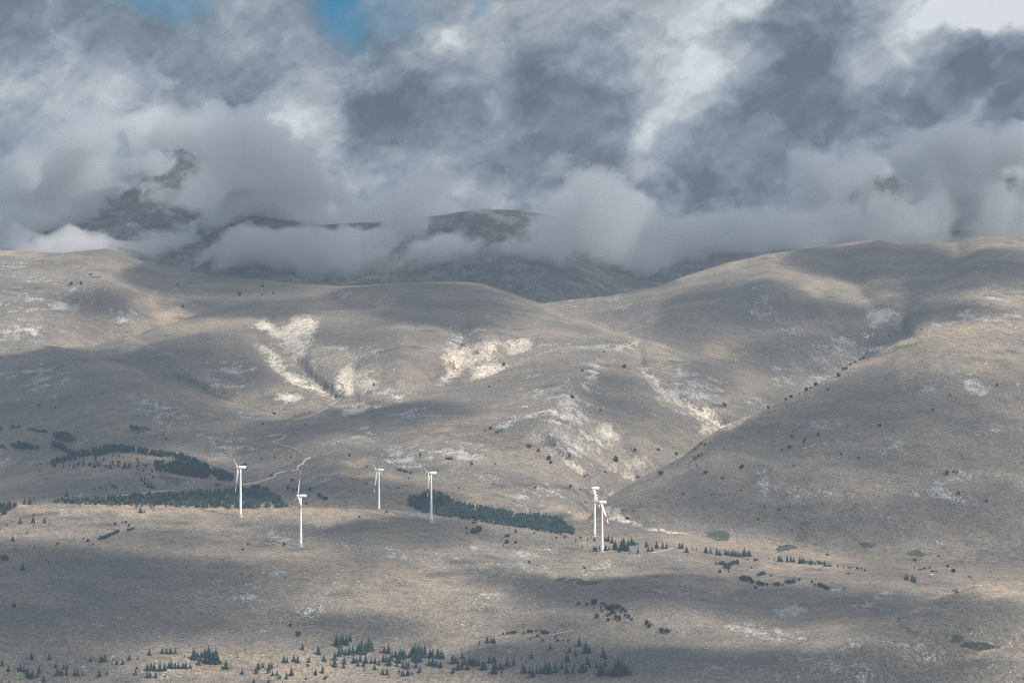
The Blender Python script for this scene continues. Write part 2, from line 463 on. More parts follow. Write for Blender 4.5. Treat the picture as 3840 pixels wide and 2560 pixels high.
# spurs (negative: toward the camera) and gullies (positive); layer, metres, half-width px, polyline
STROKES = [
 (5, -26, 70, m1((420, 840), (700, 930), (900, 1010), (1100, 1090), (1400, 1170))),
 (6, -30, 60, m1((880, 770), (1150, 870), (1250, 950), (1400, 1070), (1550, 1180))),
 (6, 45, 60, m1((1850, 640), (1950, 800), (2050, 950), (2150, 1060), (2310, 1190))),
 (6, 30, 40, m1((1780, 830), (1900, 960), (2100, 1090), (2310, 1190))),
 (6, 34, 46, m2((100, 760), (60, 860), (90, 980))),
 (6, 40, 60, m2((820, 560), (860, 700), (780, 800), (700, 880))),
 (6, -25, 50, m2((950, 560), (1050, 660), (900, 790))),
 (6, 34, 40, m2((1150, 640), (1000, 760), (800, 860), (500, 950))),
 (6, -34, 110, m2((300, 320), (400, 600), (420, 850))),
 (5, 26, 40, m2((60, 1130), (300, 1180), (500, 1180), (200, 1240))),
 (5, -30, 60, m2((1650, 780), (1600, 900), (1500, 1050), (1300, 1200))),
 (5, 34, 44, m2((2060, 780), (2200, 920), (2352, 1030), (2500, 1120), (2620, 1190))),
 (5, 12, 30, q2((1330, 250), (1450, 340), (1560, 420), (1700, 520))),
 (5, 11, 26, q2((1600, 290), (1750, 400), (1930, 520))),
 (5, -24, 40, q2((1450, 230), (1600, 380), (1800, 520))),
 (5, 16, 36, q2((1930, 300), (1990, 420), (1980, 520))),
 (5, -18, 34, q2((2050, 330), (2080, 440))),
 (7, 84, 60, m3((1900, 180), (1870, 290), (1700, 390), (1580, 470), (1540, 560), (1500, 740), (1250, 880))),
 (7, -56, 70, m3((600, 370), (400, 430), (200, 520), (0, 600))),
 (7, -50, 70, m3((560, 380), (800, 480), (1000, 570))),
 (7, -56, 80, m3((2000, 340), (1800, 390), (1650, 470), (1560, 620))),
 (7, 42, 50, m3((1100, 230), (1180, 340), (1250, 480), (1380, 600))),
 (7, 47, 60, m2((1380, 360), (1700, 420), (2000, 480), (2352, 560))),
 (7, -42, 70, m1((420, 200), (700, 380), (860, 560), (950, 700))),
 (3, -16, 40, q1((1350, 380), (1450, 290), (1560, 250), (1700, 290), (1760, 380))),
 (3, 20, 50, q1((1100, 480), (1450, 560), (1700, 580), (2100, 470))),
 (4, -16, 80, q3((200, 330), (500, 420), (900, 560), (1300, 640))),
 (2, 17, 36, q6((1200, 350), (1500, 420), (1700, 450), (1500, 540), (1430, 590), (1300, 560))),
 (1, 13, 30, q6((1430, 590), (1560, 680), (1700, 760), (1850, 870), (1960, 880))),
 (1, -10, 24, q6((1500, 620), (1650, 700), (1800, 840))),
 (2, 16, 30, q5((1480, 300), (1600, 330), (1720, 340))),
 (2, 18, 40, q5((1000, 40), (1120, 90), (1250, 130), (1480, 150))),
]
for lay, amp, w, pts in STROKES:
    rows = LG == lay
    x, y = XG[rows], YG[rows]
    jx = x + 26 * fbm(x / 90, y / 60, 900 + int(w), 3)
    jy = y + 20 * fbm(x / 90, y / 60, 950 + int(w), 3)
    d = seg_dist(jx, jy, pts)
    REL[rows] += 1.7 * amp * np.exp(-(d / w) ** 1.4)
# ------------------------------------------------------------------ ground cover masks
def inpoly(x, y, poly):
    n, ins = len(poly), np.zeros(x.shape, bool)
    j = n - 1
    for i in range(n):
        xi, yi = poly[i]
        xj, yj = poly[j]
        cnd = ((yi > y) != (yj > y)) & (x < (xj - xi) * (y - yi) / (yj - yi + 1e-9) + xi)
        ins ^= cnd
        j = i
    return ins


def box(f, x0, y0, x1, y1):
    return ('e', f((x0, y0), (x1, y1)))


SCREE = [
 (1.0, 'p', m1((1740, 690), (1830, 620), (1900, 700), (1950, 730), (1990, 660), (2050, 610), (2180, 630), (2185, 700), (2135, 770), (2115, 860), (2060, 930), (2035, 920), (1990, 860), (1940, 790), (1850, 720))),
 (1.0, 'p', m1((1760, 815), (1830, 815), (1890, 870), (1940, 930), (1990, 1000), (2080, 1030), (2200, 1090), (2330, 1170), (2300, 1195), (2150, 1120), (2000, 1080), (1930, 1000), (1860, 950), (1845, 900))),
 (1.0, 'p', m1((1890, 1160), (1980, 1145), (2070, 1160), (2065, 1195), (1990, 1212), (1900, 1195))),
 (0.85, 'p', m2((-30, 820), (90, 750), (70, 850), (140, 790), (205, 850), (255, 890), (180, 965), (70, 990), (10, 950))),
 (0.8, 'p', m2((700, 690), (900, 620), (1115, 600), (1080, 655), (960, 745), (850, 805), (760, 805), (710, 740))),
 (1.0, 'p', m2((875, 880), (925, 790), (1000, 755), (1110, 765), (1150, 790), (1000, 845))),
 (0.8, 's', 14, m2((690, 900), (780, 820), (880, 760))),
 (0.8, 'p', m2((1150, 600), (1260, 580), (1320, 610), (1300, 660), (1200, 700), (1150, 690))),
 (1.0, 's', 9, m2((2070, 800), (2150, 880), (2220, 950))),
 (1.0, 's', 11, m2((2190, 940), (2280, 990), (2352, 1030), (2500, 1110), (2640, 1200))),
 (0.9, 'p', m3((0, 1190), (60, 1220), (190, 1330), (300, 1365), (340, 1365), (530, 1285), (540, 1296), (330, 1385), (230, 1372), (100, 1290), (0, 1230))),
 (0.8, 'p', m3((140, 1215), (200, 1240), (280, 1310), (260, 1320), (170, 1270))),
 (0.8, 'p', m3((60, 1340), (140, 1370), (230, 1420), (200, 1440), (120, 1400))),
 (1.0, 'p', q2((1750, 155), (1830, 165), (1890, 205), (1918, 260), (1900, 285), (1800, 255))),
 (0.7, 'p', q2((1800, 300), (1870, 305), (1860, 330), (1820, 325))),
 (0.9, 's', 7, q2((1370, 270), (1440, 330), (1550, 410), (1700, 515))),
 (0.8, 'p', q2((1560, 400), (1620, 420), (1650, 490), (1600, 470))),
 (0.8, 's', 6, q2((1590, 290), (1750, 400), (1930, 500))),
 (0.7, 'p', q2((2000, 380), (2080, 390), (2150, 430), (2060, 470), (1980, 480))),
 (1.0, 'p', q2((1925, 515), (2000, 500), (2030, 555), (2000, 565))),
 (1.0, 'p', [(2140 + a / 4.127, 1720 + b / 4.127) for a, b in ((490, 720), (600, 765), (750, 825), (850, 900), (950, 945), (1040, 985), (1070, 1020), (1130, 1045), (1240, 1078), (1240, 1092), (1100, 1065), (1000, 1035), (850, 990), (760, 980), (670, 965), (585, 915), (640, 880), (540, 775))]),
 (1.0, 's', 4, [(2140 + a / 4.127, 1720 + b / 4.127) for a, b in ((500, 640), (600, 560), (690, 500))]),
 (0.9, 's', 3.5, [(2436, 1982), (2480, 1990), (2560, 2000)]),
 (0.7, 'p', m2((0, 1060), (120, 1035), (300, 1050), (120, 1110), (0, 1120))),
 (0.6, 's', 10, m2((1850, 665), (1990, 640), (2060, 595))),
 (0.5, 'p', q1((1290, 235), (1400, 230), (1440, 250), (1330, 255))),
 (0.5, 'p', q1((1060, 125), (1120, 130), (1140, 160), (1080, 160))),
 (0.5, 'p', m2((-5, 265), (60, 260), (70, 300), (0, 320))),
]
ROCK = [   # weight, kind, shape
 (0.55, *box(m1, -900, 600, 480, 830)), (0.75, *box(m1, 100, 700, 420, 800)), (0.7, *box(m1, 370, 500, 570, 610)), (0.8, *box(m1, 740, 560, 970, 690)), (0.6, *box(m1, 80, 550, 300, 610)),
 (0.3, *box(m1, -900, 160, 800, 640)), (0.4, *box(m1, -100, 920, 600, 1200)), (0.45, *box(m1, 1350, 880, 1780, 1180)), (0.45, *box(m1, 740, 1150, 1300, 1320)), (0.3, *box(m1, 800, 1250, 1900, 1420)),
 (0.6, *box(m2, 640, 500, 1120, 820)), (0.4, *box(m2, -400, 600, 400, 1000)), (0.4, *box(m2, 1300, 560, 2150, 760)), (0.55, *box(m2, 1170, 880, 1850, 1250)), (0.75, *box(m2, 1480, 880, 1800, 1120)), (0.7, *box(m2, 1620, 740, 1780, 900)),
 (0.6, *box(m2, 1000, 1140, 1300, 1240)), (0.5, *box(m2, 1180, 1080, 1420, 1180)), (0.5, *box(m2, 2100, 780, 2700, 1150)), (0.4, *box(m2, 300, 1050, 900, 1180)), (0.45, 's', 16, m2((80, 985), (500, 955), (700, 900))), (0.4, *box(m2, 50, 1180, 350, 1320)),
 (0.6, *box(q2, 1250, 150, 1950, 420)), (0.55, *box(q2, 230, 300, 1150, 430)), (0.6, *box(q2, 250, 350, 600, 480)), (0.45, *box(q2, 900, 480, 1120, 620)), (0.55, *box(q2, 1900, 360, 2200, 520)), (0.45, *box(q2, 1100, 560, 1700, 800)), (0.4, *box(q2, 1350, 700, 1600, 780)),
 (0.6, *box(q1, 1320, 230, 1780, 400)), (0.4, *box(q1, 1130, 530, 1500, 620)), (0.3, *box(q1, -300, 330, 250, 480)), (0.4, *box(q1, 2150, 470, 2400, 600)), (0.4, *box(q1, 2150, 200, 2400, 340)),
 (0.45, *box(q5, 1480, 210, 2020, 310)), (0.5, *box(q5, 1980, 360, 2500, 430)), (0.5, *box(q5, 1080, 130, 1450, 200)), (0.5, *box(q5, 700, 440, 1000, 530)), (0.4, *box(q5, 2100, 560, 2500, 700)), (0.25, *box(q5, 100, 130, 1700, 640)), (0.35, *box(q5, 50, 120, 900, 180)), (0.35, *box(q5, 500, 60, 1000, 130)),
 (0.3, *box(q4, 1300, 230, 2500, 560)), (0.3, *box(q4, 500, 560, 1200, 680)), (0.5, *box(q4, 2050, 480, 2250, 600)), (0.35, *box(q1, 1550, 830, 2200, 980)), (0.4, *box(q1, 350, 740, 680, 800)),
 (0.30, *box(q6, -300, 620, 1000, 740)), (0.7, *box(q6, 980, 740, 1350, 880)), (0.55, *box(q6, 1250, 720, 1900, 900)), (0.7, *box(q6, 570, 505, 880, 575)), (0.55, *box(q6, 220, 520, 440, 590)), (0.4, *box(q6, 1080, 380, 1720, 590)), (0.45, *box(q6, 1750, 500, 2080, 590)), (0.4, *box(q6, 2050, 850, 2400, 1000)), (0.4, *box(q6, 1850, 640, 2400, 720)), (0.3, *box(q6, 900, 300, 1500, 420)), (0.25, *box(q6, 0, 700, 1500, 1040)), (0.5, *box(q6, 1950, 330, 2150, 390)),
 (0.5, *box(q3, 460, 400, 640, 650)), (0.55, *box(q3, 170, 360, 350, 430)), (0.45, *box(q3, 670, 580, 970, 650)), (0.3, *box(q3, 950, 310, 1230, 500)), (0.3, *box(q3, 680, 120, 1130, 220)), (0.3, *box(q3, -50, 380, 250, 620)), (0.3, *box(q3, 1600, 380, 2100, 720)), (0.35, *box(q3, 1880, 150, 2340, 250)), (0.35, *box(q3, 1350, 240, 1560, 330)),
 (0.7, 's', 6, q3((640, 665), (930, 668), (1190, 668), (1480, 652), (1710, 685))), (0.5, 's', 6, q3((1000, 555), (1230, 535), (1360, 548))),
 (0.4, 's', 5, q3((1040, 500), (1130, 330))), (0.4, 's', 5, q3((810, 460), (860, 330))), (0.5, 's', 4, q3((1960, 610), (1990, 730))), (0.4, 's', 4, q3((1700, 480), (1730, 660))),
 (0.85, *box(m3, 1790, 585, 2160, 690)), (0.8, *box(m3, 1270, 800, 1420, 920)), (0.6, *box(m3, 1390, 860, 1520, 910)), (0.6, *box(m3, 1680, 630, 1800, 700)), (0.7, *box(m3, 1920, 1080, 2140, 1170)), (0.45, *box(m3, 1480, 1040, 1800, 1200)), (0.6, 's', 5, m3((1780, 1190), (2100, 1175), (2380, 1160))), (0.5, *box(m3, 2100, 570, 2360, 690)),
 (0.5, *box(m3, 400, 440, 680, 680)), (0.6, *box(m3, 860, 740, 1260, 1020)), (0.65, *box(m3, 1240, 530, 1520, 760)), (0.4, *box(m3, 560, 620, 900, 800)), (0.55, *box(m3, 780, 1000, 1050, 1140)), (0.4, *box(m3, 560, 900, 900, 1200)), (0.5, *box(m3, 380, 1100, 620, 1300)), (0.4, *box(m3, 1900, 400, 2400, 560)), (0.45, *box(m3, 330, 890, 380, 930)),
 (0.45, *box(m2, 1300, 290, 2100, 400)), (0.5, *box(m2, 1050, 160, 1350, 280)), (0.55, *box(m2, -300, -60, 1000, 60)),
]
VEG = [
 (1.0, *box(q3, 165, 890, 325, 968)), (0.8, *box(q3, 645, 1000, 800, 1045)), (0.8, *box(q3, 1205, 978, 1320, 1025)), (1.0, *box(q3, 1545, 1020, 1695, 1082)), (0.4, *box(q3, 760, 830, 900, 990)),
 (0.8, *box(q6, 1830, 380, 1920, 402)), (1.0, *box(q6, 1900, 750, 2180, 800)), (0.6, *box(q6, 1840, 690, 1960, 760)), (0.9, *box(q5, 1540, 315, 1780, 352)), (0.7, *box(q5, 1470, 292, 1560, 325)),
 (0.3, *box(m3, 1090, 200, 1220, 360)), (0.25, *box(m3, 1520, 460, 1600, 560)), (0.3, *box(m3, 1780, 180, 1920, 320)), (0.5, *box(q2, 1050, 205, 1110, 235)), (0.5, *box(q1, 880, 165, 1040, 235)),
 (0.5, *box(q1, 1080, 520, 1300, 580)),
]
TAN = [   # paler, drier grass; the crest strokes also paint in sunlit rims
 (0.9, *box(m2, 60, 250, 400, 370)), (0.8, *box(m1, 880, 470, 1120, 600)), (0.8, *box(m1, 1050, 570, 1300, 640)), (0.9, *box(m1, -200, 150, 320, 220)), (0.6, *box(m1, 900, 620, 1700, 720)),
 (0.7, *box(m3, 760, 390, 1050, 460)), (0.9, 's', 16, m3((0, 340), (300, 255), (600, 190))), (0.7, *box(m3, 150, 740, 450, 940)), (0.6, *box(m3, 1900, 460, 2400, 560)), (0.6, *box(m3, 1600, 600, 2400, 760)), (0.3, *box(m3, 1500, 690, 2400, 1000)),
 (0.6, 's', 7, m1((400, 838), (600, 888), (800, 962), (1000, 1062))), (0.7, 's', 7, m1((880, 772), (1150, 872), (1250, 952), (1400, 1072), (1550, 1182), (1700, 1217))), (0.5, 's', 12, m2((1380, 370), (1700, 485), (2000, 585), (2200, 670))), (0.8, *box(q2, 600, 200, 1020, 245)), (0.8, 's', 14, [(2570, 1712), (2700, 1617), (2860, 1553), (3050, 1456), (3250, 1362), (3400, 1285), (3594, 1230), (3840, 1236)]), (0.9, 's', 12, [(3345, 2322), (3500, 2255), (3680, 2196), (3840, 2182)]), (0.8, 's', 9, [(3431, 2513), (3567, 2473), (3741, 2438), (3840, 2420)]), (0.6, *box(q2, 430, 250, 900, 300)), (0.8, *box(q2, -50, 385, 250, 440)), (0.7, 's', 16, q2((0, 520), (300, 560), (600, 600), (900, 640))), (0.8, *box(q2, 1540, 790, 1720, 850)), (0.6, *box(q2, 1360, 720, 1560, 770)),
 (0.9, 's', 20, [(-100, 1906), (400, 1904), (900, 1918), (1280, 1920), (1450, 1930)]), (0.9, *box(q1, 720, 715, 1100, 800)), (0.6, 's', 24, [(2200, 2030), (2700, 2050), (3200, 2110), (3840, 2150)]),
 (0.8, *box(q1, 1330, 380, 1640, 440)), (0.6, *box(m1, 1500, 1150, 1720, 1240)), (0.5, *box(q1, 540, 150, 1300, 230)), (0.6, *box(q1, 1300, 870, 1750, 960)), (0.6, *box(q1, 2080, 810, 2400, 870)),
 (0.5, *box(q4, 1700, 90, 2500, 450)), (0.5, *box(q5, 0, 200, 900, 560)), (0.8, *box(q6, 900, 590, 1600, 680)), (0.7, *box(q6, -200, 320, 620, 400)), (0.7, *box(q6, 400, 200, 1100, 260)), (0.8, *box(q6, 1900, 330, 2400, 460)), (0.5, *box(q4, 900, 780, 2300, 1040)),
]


def field(items, jit, seed, soft=True):
    out = np.zeros_like(YG)
    jx = XG + jit * 2.0 * fbm(XG / (jit * 3.2), YG / (jit * 2.2), seed, 4, 0.6)
    jy = YG + jit * 1.6 * fbm(XG / (jit * 3.2), YG / (jit * 2.2), seed + 40, 4, 0.6)
    for it in items:
        w, kind = it[0], it[1]
        if kind == 'p':
            m = inpoly(jx, jy, it[2]).astype(float)
        elif kind == 's':
            m = np.exp(-(seg_dist(jx, jy, it[3]) / it[2]) ** 2)
        else:
            (x0, y0), (x1, y1) = it[2]
            r = np.hypot((jx - (x0 + x1) / 2) / (abs(x1 - x0) / 2 * 1.15), (jy - (y0 + y1) / 2) / (abs(y1 - y0) / 2 * 1.15))
            m = 1 - sstep(0.45, 1.15, r)
        out = np.maximum(out, w * m)
    return out


scree = field(SCREE, 12, 501)
rock = field(ROCK, 48, 511)
veg = field(VEG, 22, 521)
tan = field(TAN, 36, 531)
rock *= np.clip(0.75 + 1.3 * fbm(XG / 120, YG / 60, 541, 4, 0.6), 0.15, 1.4)
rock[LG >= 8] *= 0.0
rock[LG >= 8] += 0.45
def blur(a, n):
    for _ in range(n):
        p = np.pad(a, 1, mode='edge')
        a = (p[:-2, 1:-1] + p[2:, 1:-1] + p[1:-1, :-2] + p[1:-1, 2:] + 2 * a) / 6
    return a


scree, rock = blur(scree, 26), blur(rock, 14)
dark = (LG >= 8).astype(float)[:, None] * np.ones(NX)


# rills running down the slopes, deeper where the ground is bare
wxr = XG + 30 * fbm(XG / 160, YG / 120, 811, 3) + 0.35 * YG * fbm(XG / 500, YG / 500, 821, 2)
rill = fbm(wxr / 46, YG / 230, 831, 3, 0.55, ridged=True)
rmask = np.clip(0.35 + 1.5 * fbm(XG / 240, YG / 140, 841, 3), 0.05, 1.0)
REL += -4.2 * rill * np.maximum(rmask, np.clip(1.4 * rock + 3.2 * scree, 0, 3.0)) * np.where(LG == 2, 0.35, 1.0)[:, None]
REL += 5.0 * scree
# keep feet and crests of each hill joined smoothly, and rows in order
DR = DG + REL * np.array(Win)
dzb = np.maximum(-(np.diff(YG, axis=0)), 0) / F * DG[1:]
MS = np.vstack([np.zeros((1, NX)), np.cumsum(0.95 * dzb, axis=0)])       # no slope steeper than about 45 degrees
q = (DR - MS)[6:]
DR[6:] = MS[6:] + 0.5 * (np.maximum.accumulate(q, axis=0) + np.minimum.accumulate(q[::-1], axis=0)[::-1])
DR[:6] = DG[:6]
SX = (XG - 1920.0) / F
PX, PY, PZ = SX * DR, DR, (YH - YG) / F * DR


def hit(x, y, layer=None):
    """point of the terrain seen at photo pixel (x, y)"""
    ci = (x - XS[0]) / 6.0
    c0 = int(np.clip(math.floor(ci), 0, NX - 2))
    t = ci - c0
    col = YG[:, c0] * (1 - t) + YG[:, c0 + 1] * t
    dcol = DR[:, c0] * (1 - t) + DR[:, c0 + 1] * t
    idx = np.arange(6, NR)
    if layer is not None:
        idx = idx[LG[idx] >= layer]
    ok = np.nonzero(col[idx] <= y)[0]
    if len(ok) == 0:
        r, d = NR - 1, dcol[-1]
    else:
        r = idx[ok[0]]
        y0, y1 = col[r - 1], col[r]
        k = 0.0 if abs(y0 - y1) < 1e-6 else np.clip((y0 - y) / (y0 - y1), 0, 1)
        d = dcol[r - 1] * (1 - k) + dcol[r] * k
    return np.array([(x - 1920.0) / F * d, d, (YH - y) / F * d]), d, int(LG[r])


# ------------------------------------------------------------------ terrain material
def terrain_material():
    m, t, out = new_mat('dry_grass_and_rock')
    geo = t.n('ShaderNodeNewGeometry')
    P = geo.outputs['Position']
    PS = t.v('MULTIPLY', P, (1.0, 0.28, 0.28))          # stretched down the slopes
    big = t.noise(P, 0.007, 4, 0.6)
    mid = t.noise(P, 0.045, 5, 0.68)
    fine = t.noise(P, 0.30, 4, 0.78)
    speck = t.noise(P, 0.34, 3, 0.78)
    streak = t.noise(PS, 0.11, 4, 0.68)
    patch = t.noise(P, 0.02, 4, 0.6)
    grass = t.mix(t.rng(big, 0.35, 0.65), (0.149, 0.132, 0.114, 1), (0.245, 0.206, 0.162, 1))
    grass = t.mix(t.m('MULTIPLY', t.rng(mid, 0.46, 0.66), 0.65), grass, (0.118, 0.112, 0.092, 1))
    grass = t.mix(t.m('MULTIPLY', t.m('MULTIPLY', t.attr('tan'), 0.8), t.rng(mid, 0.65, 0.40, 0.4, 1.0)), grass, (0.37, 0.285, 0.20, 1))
    grass = t.mix(t.rng(t.m('MULTIPLY_ADD', speck, 0.7, t.m('MULTIPLY_ADD', patch, 0.7, t.attr('veg'))), 0.95, 1.25), grass, (0.058, 0.066, 0.052, 1))
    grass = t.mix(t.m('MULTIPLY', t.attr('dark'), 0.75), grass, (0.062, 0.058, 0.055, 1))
    grass = t.v('MULTIPLY', grass, t.mix(t.rng(fine, 0.34, 0.66, smooth=False), (0.42, 0.42, 0.45, 1), (1.46, 1.43, 1.38, 1)))
    tuft = t.noise(P, 0.21, 3, 0.7)
    grass = t.v('MULTIPLY', grass, t.mix(t.rng(tuft, 0.54, 0.64), (1, 1, 1, 1), (0.60, 0.62, 0.64, 1)))
    # stones strewn through the grass, thicker where the slope is rocky
    rk = t.attr('rock')
    rn = t.m('MULTIPLY_ADD', speck, 0.55, t.m('MULTIPLY_ADD', streak, 0.38, t.m('MULTIPLY_ADD', patch, 0.40, -0.665)))
    thr = t.m('MULTIPLY_ADD', rk, -0.24, 0.094)
    rm = t.rng(t.m('SUBTRACT', rn, thr), 0.0, 0.05)
    rocc = t.mix(t.rng(t.noise(P, 0.5, 3, 0.7), 0.36, 0.62), (0.22, 0.21, 0.195, 1), (0.56, 0.53, 0.485, 1))
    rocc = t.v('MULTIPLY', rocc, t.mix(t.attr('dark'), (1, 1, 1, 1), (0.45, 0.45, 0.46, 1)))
    col = t.mix(rm, grass, rocc)
    sc = t.attr('scree')
    sm = t.rng(t.m('ADD', sc, t.m('MULTIPLY_ADD', streak, 3.8, t.m('MULTIPLY_ADD', speck, 2.4, -3.05))), 0.38, 0.74)
    sm = t.m('MULTIPLY', sm, t.rng(sc, 0.05, 0.25))
    scc = t.mix(t.rng(streak, 0.40, 0.60), (0.80, 0.69, 0.56, 1), (0.42, 0.375, 0.32, 1))
    scc = t.v('MULTIPLY', scc, t.mix(t.rng(speck, 0.36, 0.60), (0.72, 0.72, 0.74, 1), (1.08, 1.08, 1.06, 1)))
    col = t.mix(sm, col, scc)
    hgt = t.m('ADD', t.m('MULTIPLY', fine, 1.2), t.m('ADD', t.m('MULTIPLY', rm, 1.0), t.m('ADD', t.m('MULTIPLY', mid, 5.0), t.m('MULTIPLY', streak, 1.6))))
    bmp = t.n('ShaderNodeBump')
    bmp.inputs['Strength'].default_value = 0.9
    bmp.inputs['Distance'].default_value = 1.0
    t.put(bmp.inputs['Height'], hgt)
    bs = t.n('ShaderNodeBsdfPrincipled')
    t.put(bs.inputs['Base Color'], col)
    bs.inputs['Roughness'].default_value = 0.95
    bs.inputs['Specular IOR Level'].default_value = 0.1
    t.put(bs.inputs['Normal'], bmp.outputs[0])
    m.node_tree.links.new(bs.outputs[0], out.inputs['Surface'])
    return m


TERR = terrain_material()
first = 0
for li, L in enumerate(LAYERS):
    rows = np.nonzero(LG == li)[0]
    r0, r1 = max(rows[0] - 1, 0), rows[-1]
    n = r1 - r0 + 1
    V = np.stack([PX[r0:r1 + 1], PY[r0:r1 + 1], PZ[r0:r1 + 1]], -1).reshape(-1, 3)
    i, j = np.meshgrid(np.arange(n - 1), np.arange(NX - 1), indexing='ij')
    a = (i * NX + j).ravel()
    Fq = np.stack([a, a + 1, a + NX + 1, a + NX], -1)
    o = mesh_np(L[0], V, Fq, TERR)
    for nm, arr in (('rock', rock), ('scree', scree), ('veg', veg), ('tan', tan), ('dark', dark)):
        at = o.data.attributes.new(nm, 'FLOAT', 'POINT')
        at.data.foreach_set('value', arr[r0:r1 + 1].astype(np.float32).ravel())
    props(o, L[1], L[0], kind='structure')

# ------------------------------------------------------------------ clouds overhead, out of the frame, whose shadows fall on the hills
SHADE = [  # photo px centre, radii, weight: where the photo's slopes lie in cloud shadow
 (350, 2230, 800, 190, 1.0), (100, 2120, 500, 120, 0.8), (850, 2170, 400, 90, 0.8), (150, 2480, 420, 80, 0.7), (1400, 2345, 260, 40, 0.8), (1150, 2300, 220, 40, 0.4),
 (1600, 2000, 340, 42, 0.9), (1150, 1990, 180, 30, 0.45), (700, 2010, 300, 40, 0.5), (1980, 2170, 260, 30, 0.5), (2550, 2220, 560, 70, 0.85), (3050, 2270, 360, 70, 0.8), (3500, 2350, 260, 60, 0.75),
 (2300, 2480, 500, 80, 0.9), (2900, 2510, 700, 90, 1.0), (3500, 2500, 400, 70, 0.6), (2250, 2350, 300, 50, 0.5), (3700, 2300, 200, 60, 0.6),
 (2720, 1865, 180, 60, 0.7), (3150, 1960, 260, 90, 0.7), (3150, 1560, 380, 90, 0.7), (2900, 1650, 200, 80, 0.5), (3600, 1600, 300, 120, 0.4), (3500, 1800, 300, 100, 0.35), (2450, 1900, 150, 50, 0.4),
 (300, 1560, 700, 170, 0.9), (350, 1380, 480, 80, 0.9), (800, 1380, 260, 140, 0.85), (200, 1720, 500, 90, 0.6), (900, 1800, 600, 70, 0.8), (1480, 1860, 300, 60, 1.0), (1000, 1660, 250, 60, 0.6),
 (1600, 1110, 330, 60, 1.0), (1750, 1180, 260, 60, 0.8), (1000, 1150, 300, 42, 0.7), (1350, 1260, 220, 60, 0.4), (1560, 1545, 280, 46, 0.9), (1250, 1600, 250, 50, 0.8), (1900, 1620, 250, 60, 0.3), (2350, 1500, 200, 120, 0.45),
 (2820, 1150, 280, 110, 0.75), (2650, 1250, 200, 70, 0.6), (3150, 1190, 260, 60, 0.6), (3350, 980, 380, 80, 0.9), (3750, 1010, 260, 80, 0.9), (3500, 1080, 200, 50, 0.5),
 (850, 1050, 380, 70, 0.9), (420, 1140, 160, 70, 0.6), (2300, 1060, 260, 40, 0.9), (1900, 1130, 120, 30, 0.5), (80, 1040, 150, 60, 0.2), (3000, 1330, 260, 80, 0.65), (3550, 1165, 260, 46, 0.7), (3250, 1270, 160, 56, 0.6), (380, 1835, 520, 44, 0.8), (3350, 1600, 560, 250, 0.52), (2900, 1850, 420, 160, 0.45), (3600, 1900, 420, 160, 0.40), (2700, 1420, 120, 90, 0.5), (3500, 1150, 160, 40, 0.5), (3440, 2268, 150, 40, 0.95), (3250, 2230, 160, 36, 0.6), (3600, 2250, 200, 26, 0.7), (3600, 2420, 170, 30, 0.7),
]
jx = XG + 70 * fbm(XG / 260, YG / 90, 601, 4, 0.55)
jy = YG + 26 * fbm(XG / 260, YG / 90, 641, 4, 0.55)
shade = np.zeros_like(YG)
for cx, cyy, rx, ry, w in SHADE:
    r = np.hypot((jx - cx) / rx, (jy - cyy) / ry)
    shade = np.maximum(shade, 0.92 * w * (1 - sstep(0.50, 1.20, r)))
shade = np.maximum(shade, 0.04 + 0.60 * fbm(XG / 700, YG / 200, 661, 2, 0.35))
shade[LG >= 8] = np.clip(0.62 + 1.6 * fbm(XG[LG >= 8] / 500, YG[LG >= 8] / 300, 671, 3), 0.15, 1.0)
shade = np.clip(shade, 0, 1)
HC, CELL = 1500.0, 24.0
tt = (HC - PZ) / SDIR[2]
CX, CYY = PX + SDIR[0] * tt, PY + SDIR[1] * tt
runmin = np.minimum.accumulate(np.where(np.arange(NR)[:, None] < 6, 1e9, YG), axis=0)
vis = (YG <= runmin + 0.01) & (np.arange(NR)[:, None] >= 6)
gx0, gx1 = CX[vis].min() - 400, CX[vis].max() + 400
gy0, gy1 = CYY[vis].min() - 400, CYY[vis].max() + 400
gw, gh = int((gx1 - gx0) / CELL) + 1, int((gy1 - gy0) / CELL) + 1
ix = ((CX[vis] - gx0) / CELL).astype(int)
iy = ((CYY[vis] - gy0) / CELL).astype(int)
num, den = np.zeros((gh, gw)), np.zeros((gh, gw))
np.add.at(num, (iy, ix), shade[vis])
np.add.at(den, (iy, ix), 1.0)
val = np.where(den > 0, num / np.maximum(den, 1), 0.35)
known = den > 0
for _ in range(160):
    pv = np.pad(val, 1, mode='edge')
    av = (pv[:-2, 1:-1] + pv[2:, 1:-1] + pv[1:-1, :-2] + pv[1:-1, 2:]) / 4
    val = np.where(known, val, av)
for _ in range(3):
    pv = np.pad(val, 1, mode='edge')
    val = 0.5 * val + 0.125 * (pv[:-2, 1:-1] + pv[2:, 1:-1] + pv[1:-1, :-2] + pv[1:-1, 2:])
iyy, ixx = np.meshgrid(np.arange(gh), np.arange(gw), indexing='ij')
edge = np.minimum(np.minimum(iyy, gh - 1 - iyy), np.minimum(ixx, gw - 1 - ixx))
val = val * sstep(0, 10, edge)
TH = np.clip(val - 0.12, 0, None) * 200.0
wob = 60 * fbm(ixx / 17.0, iyy / 17.0, 701, 4)
top = np.stack([gx0 + ixx * CELL, gy0 + iyy * CELL, HC + wob + 0.7 * TH], -1).reshape(-1, 3)
bot = np.stack([gx0 + ixx * CELL, gy0 + iyy * CELL, HC + wob - 0.3 * TH], -1).reshape(-1, 3)
nv = gh * gw
a = (iyy[:-1, :-1] * gw + ixx[:-1, :-1])
cellmax = np.maximum.reduce([TH[:-1, :-1], TH[1:, :-1], TH[:-1, 1:], TH[1:, 1:]])
a = a[cellmax > 0].ravel()
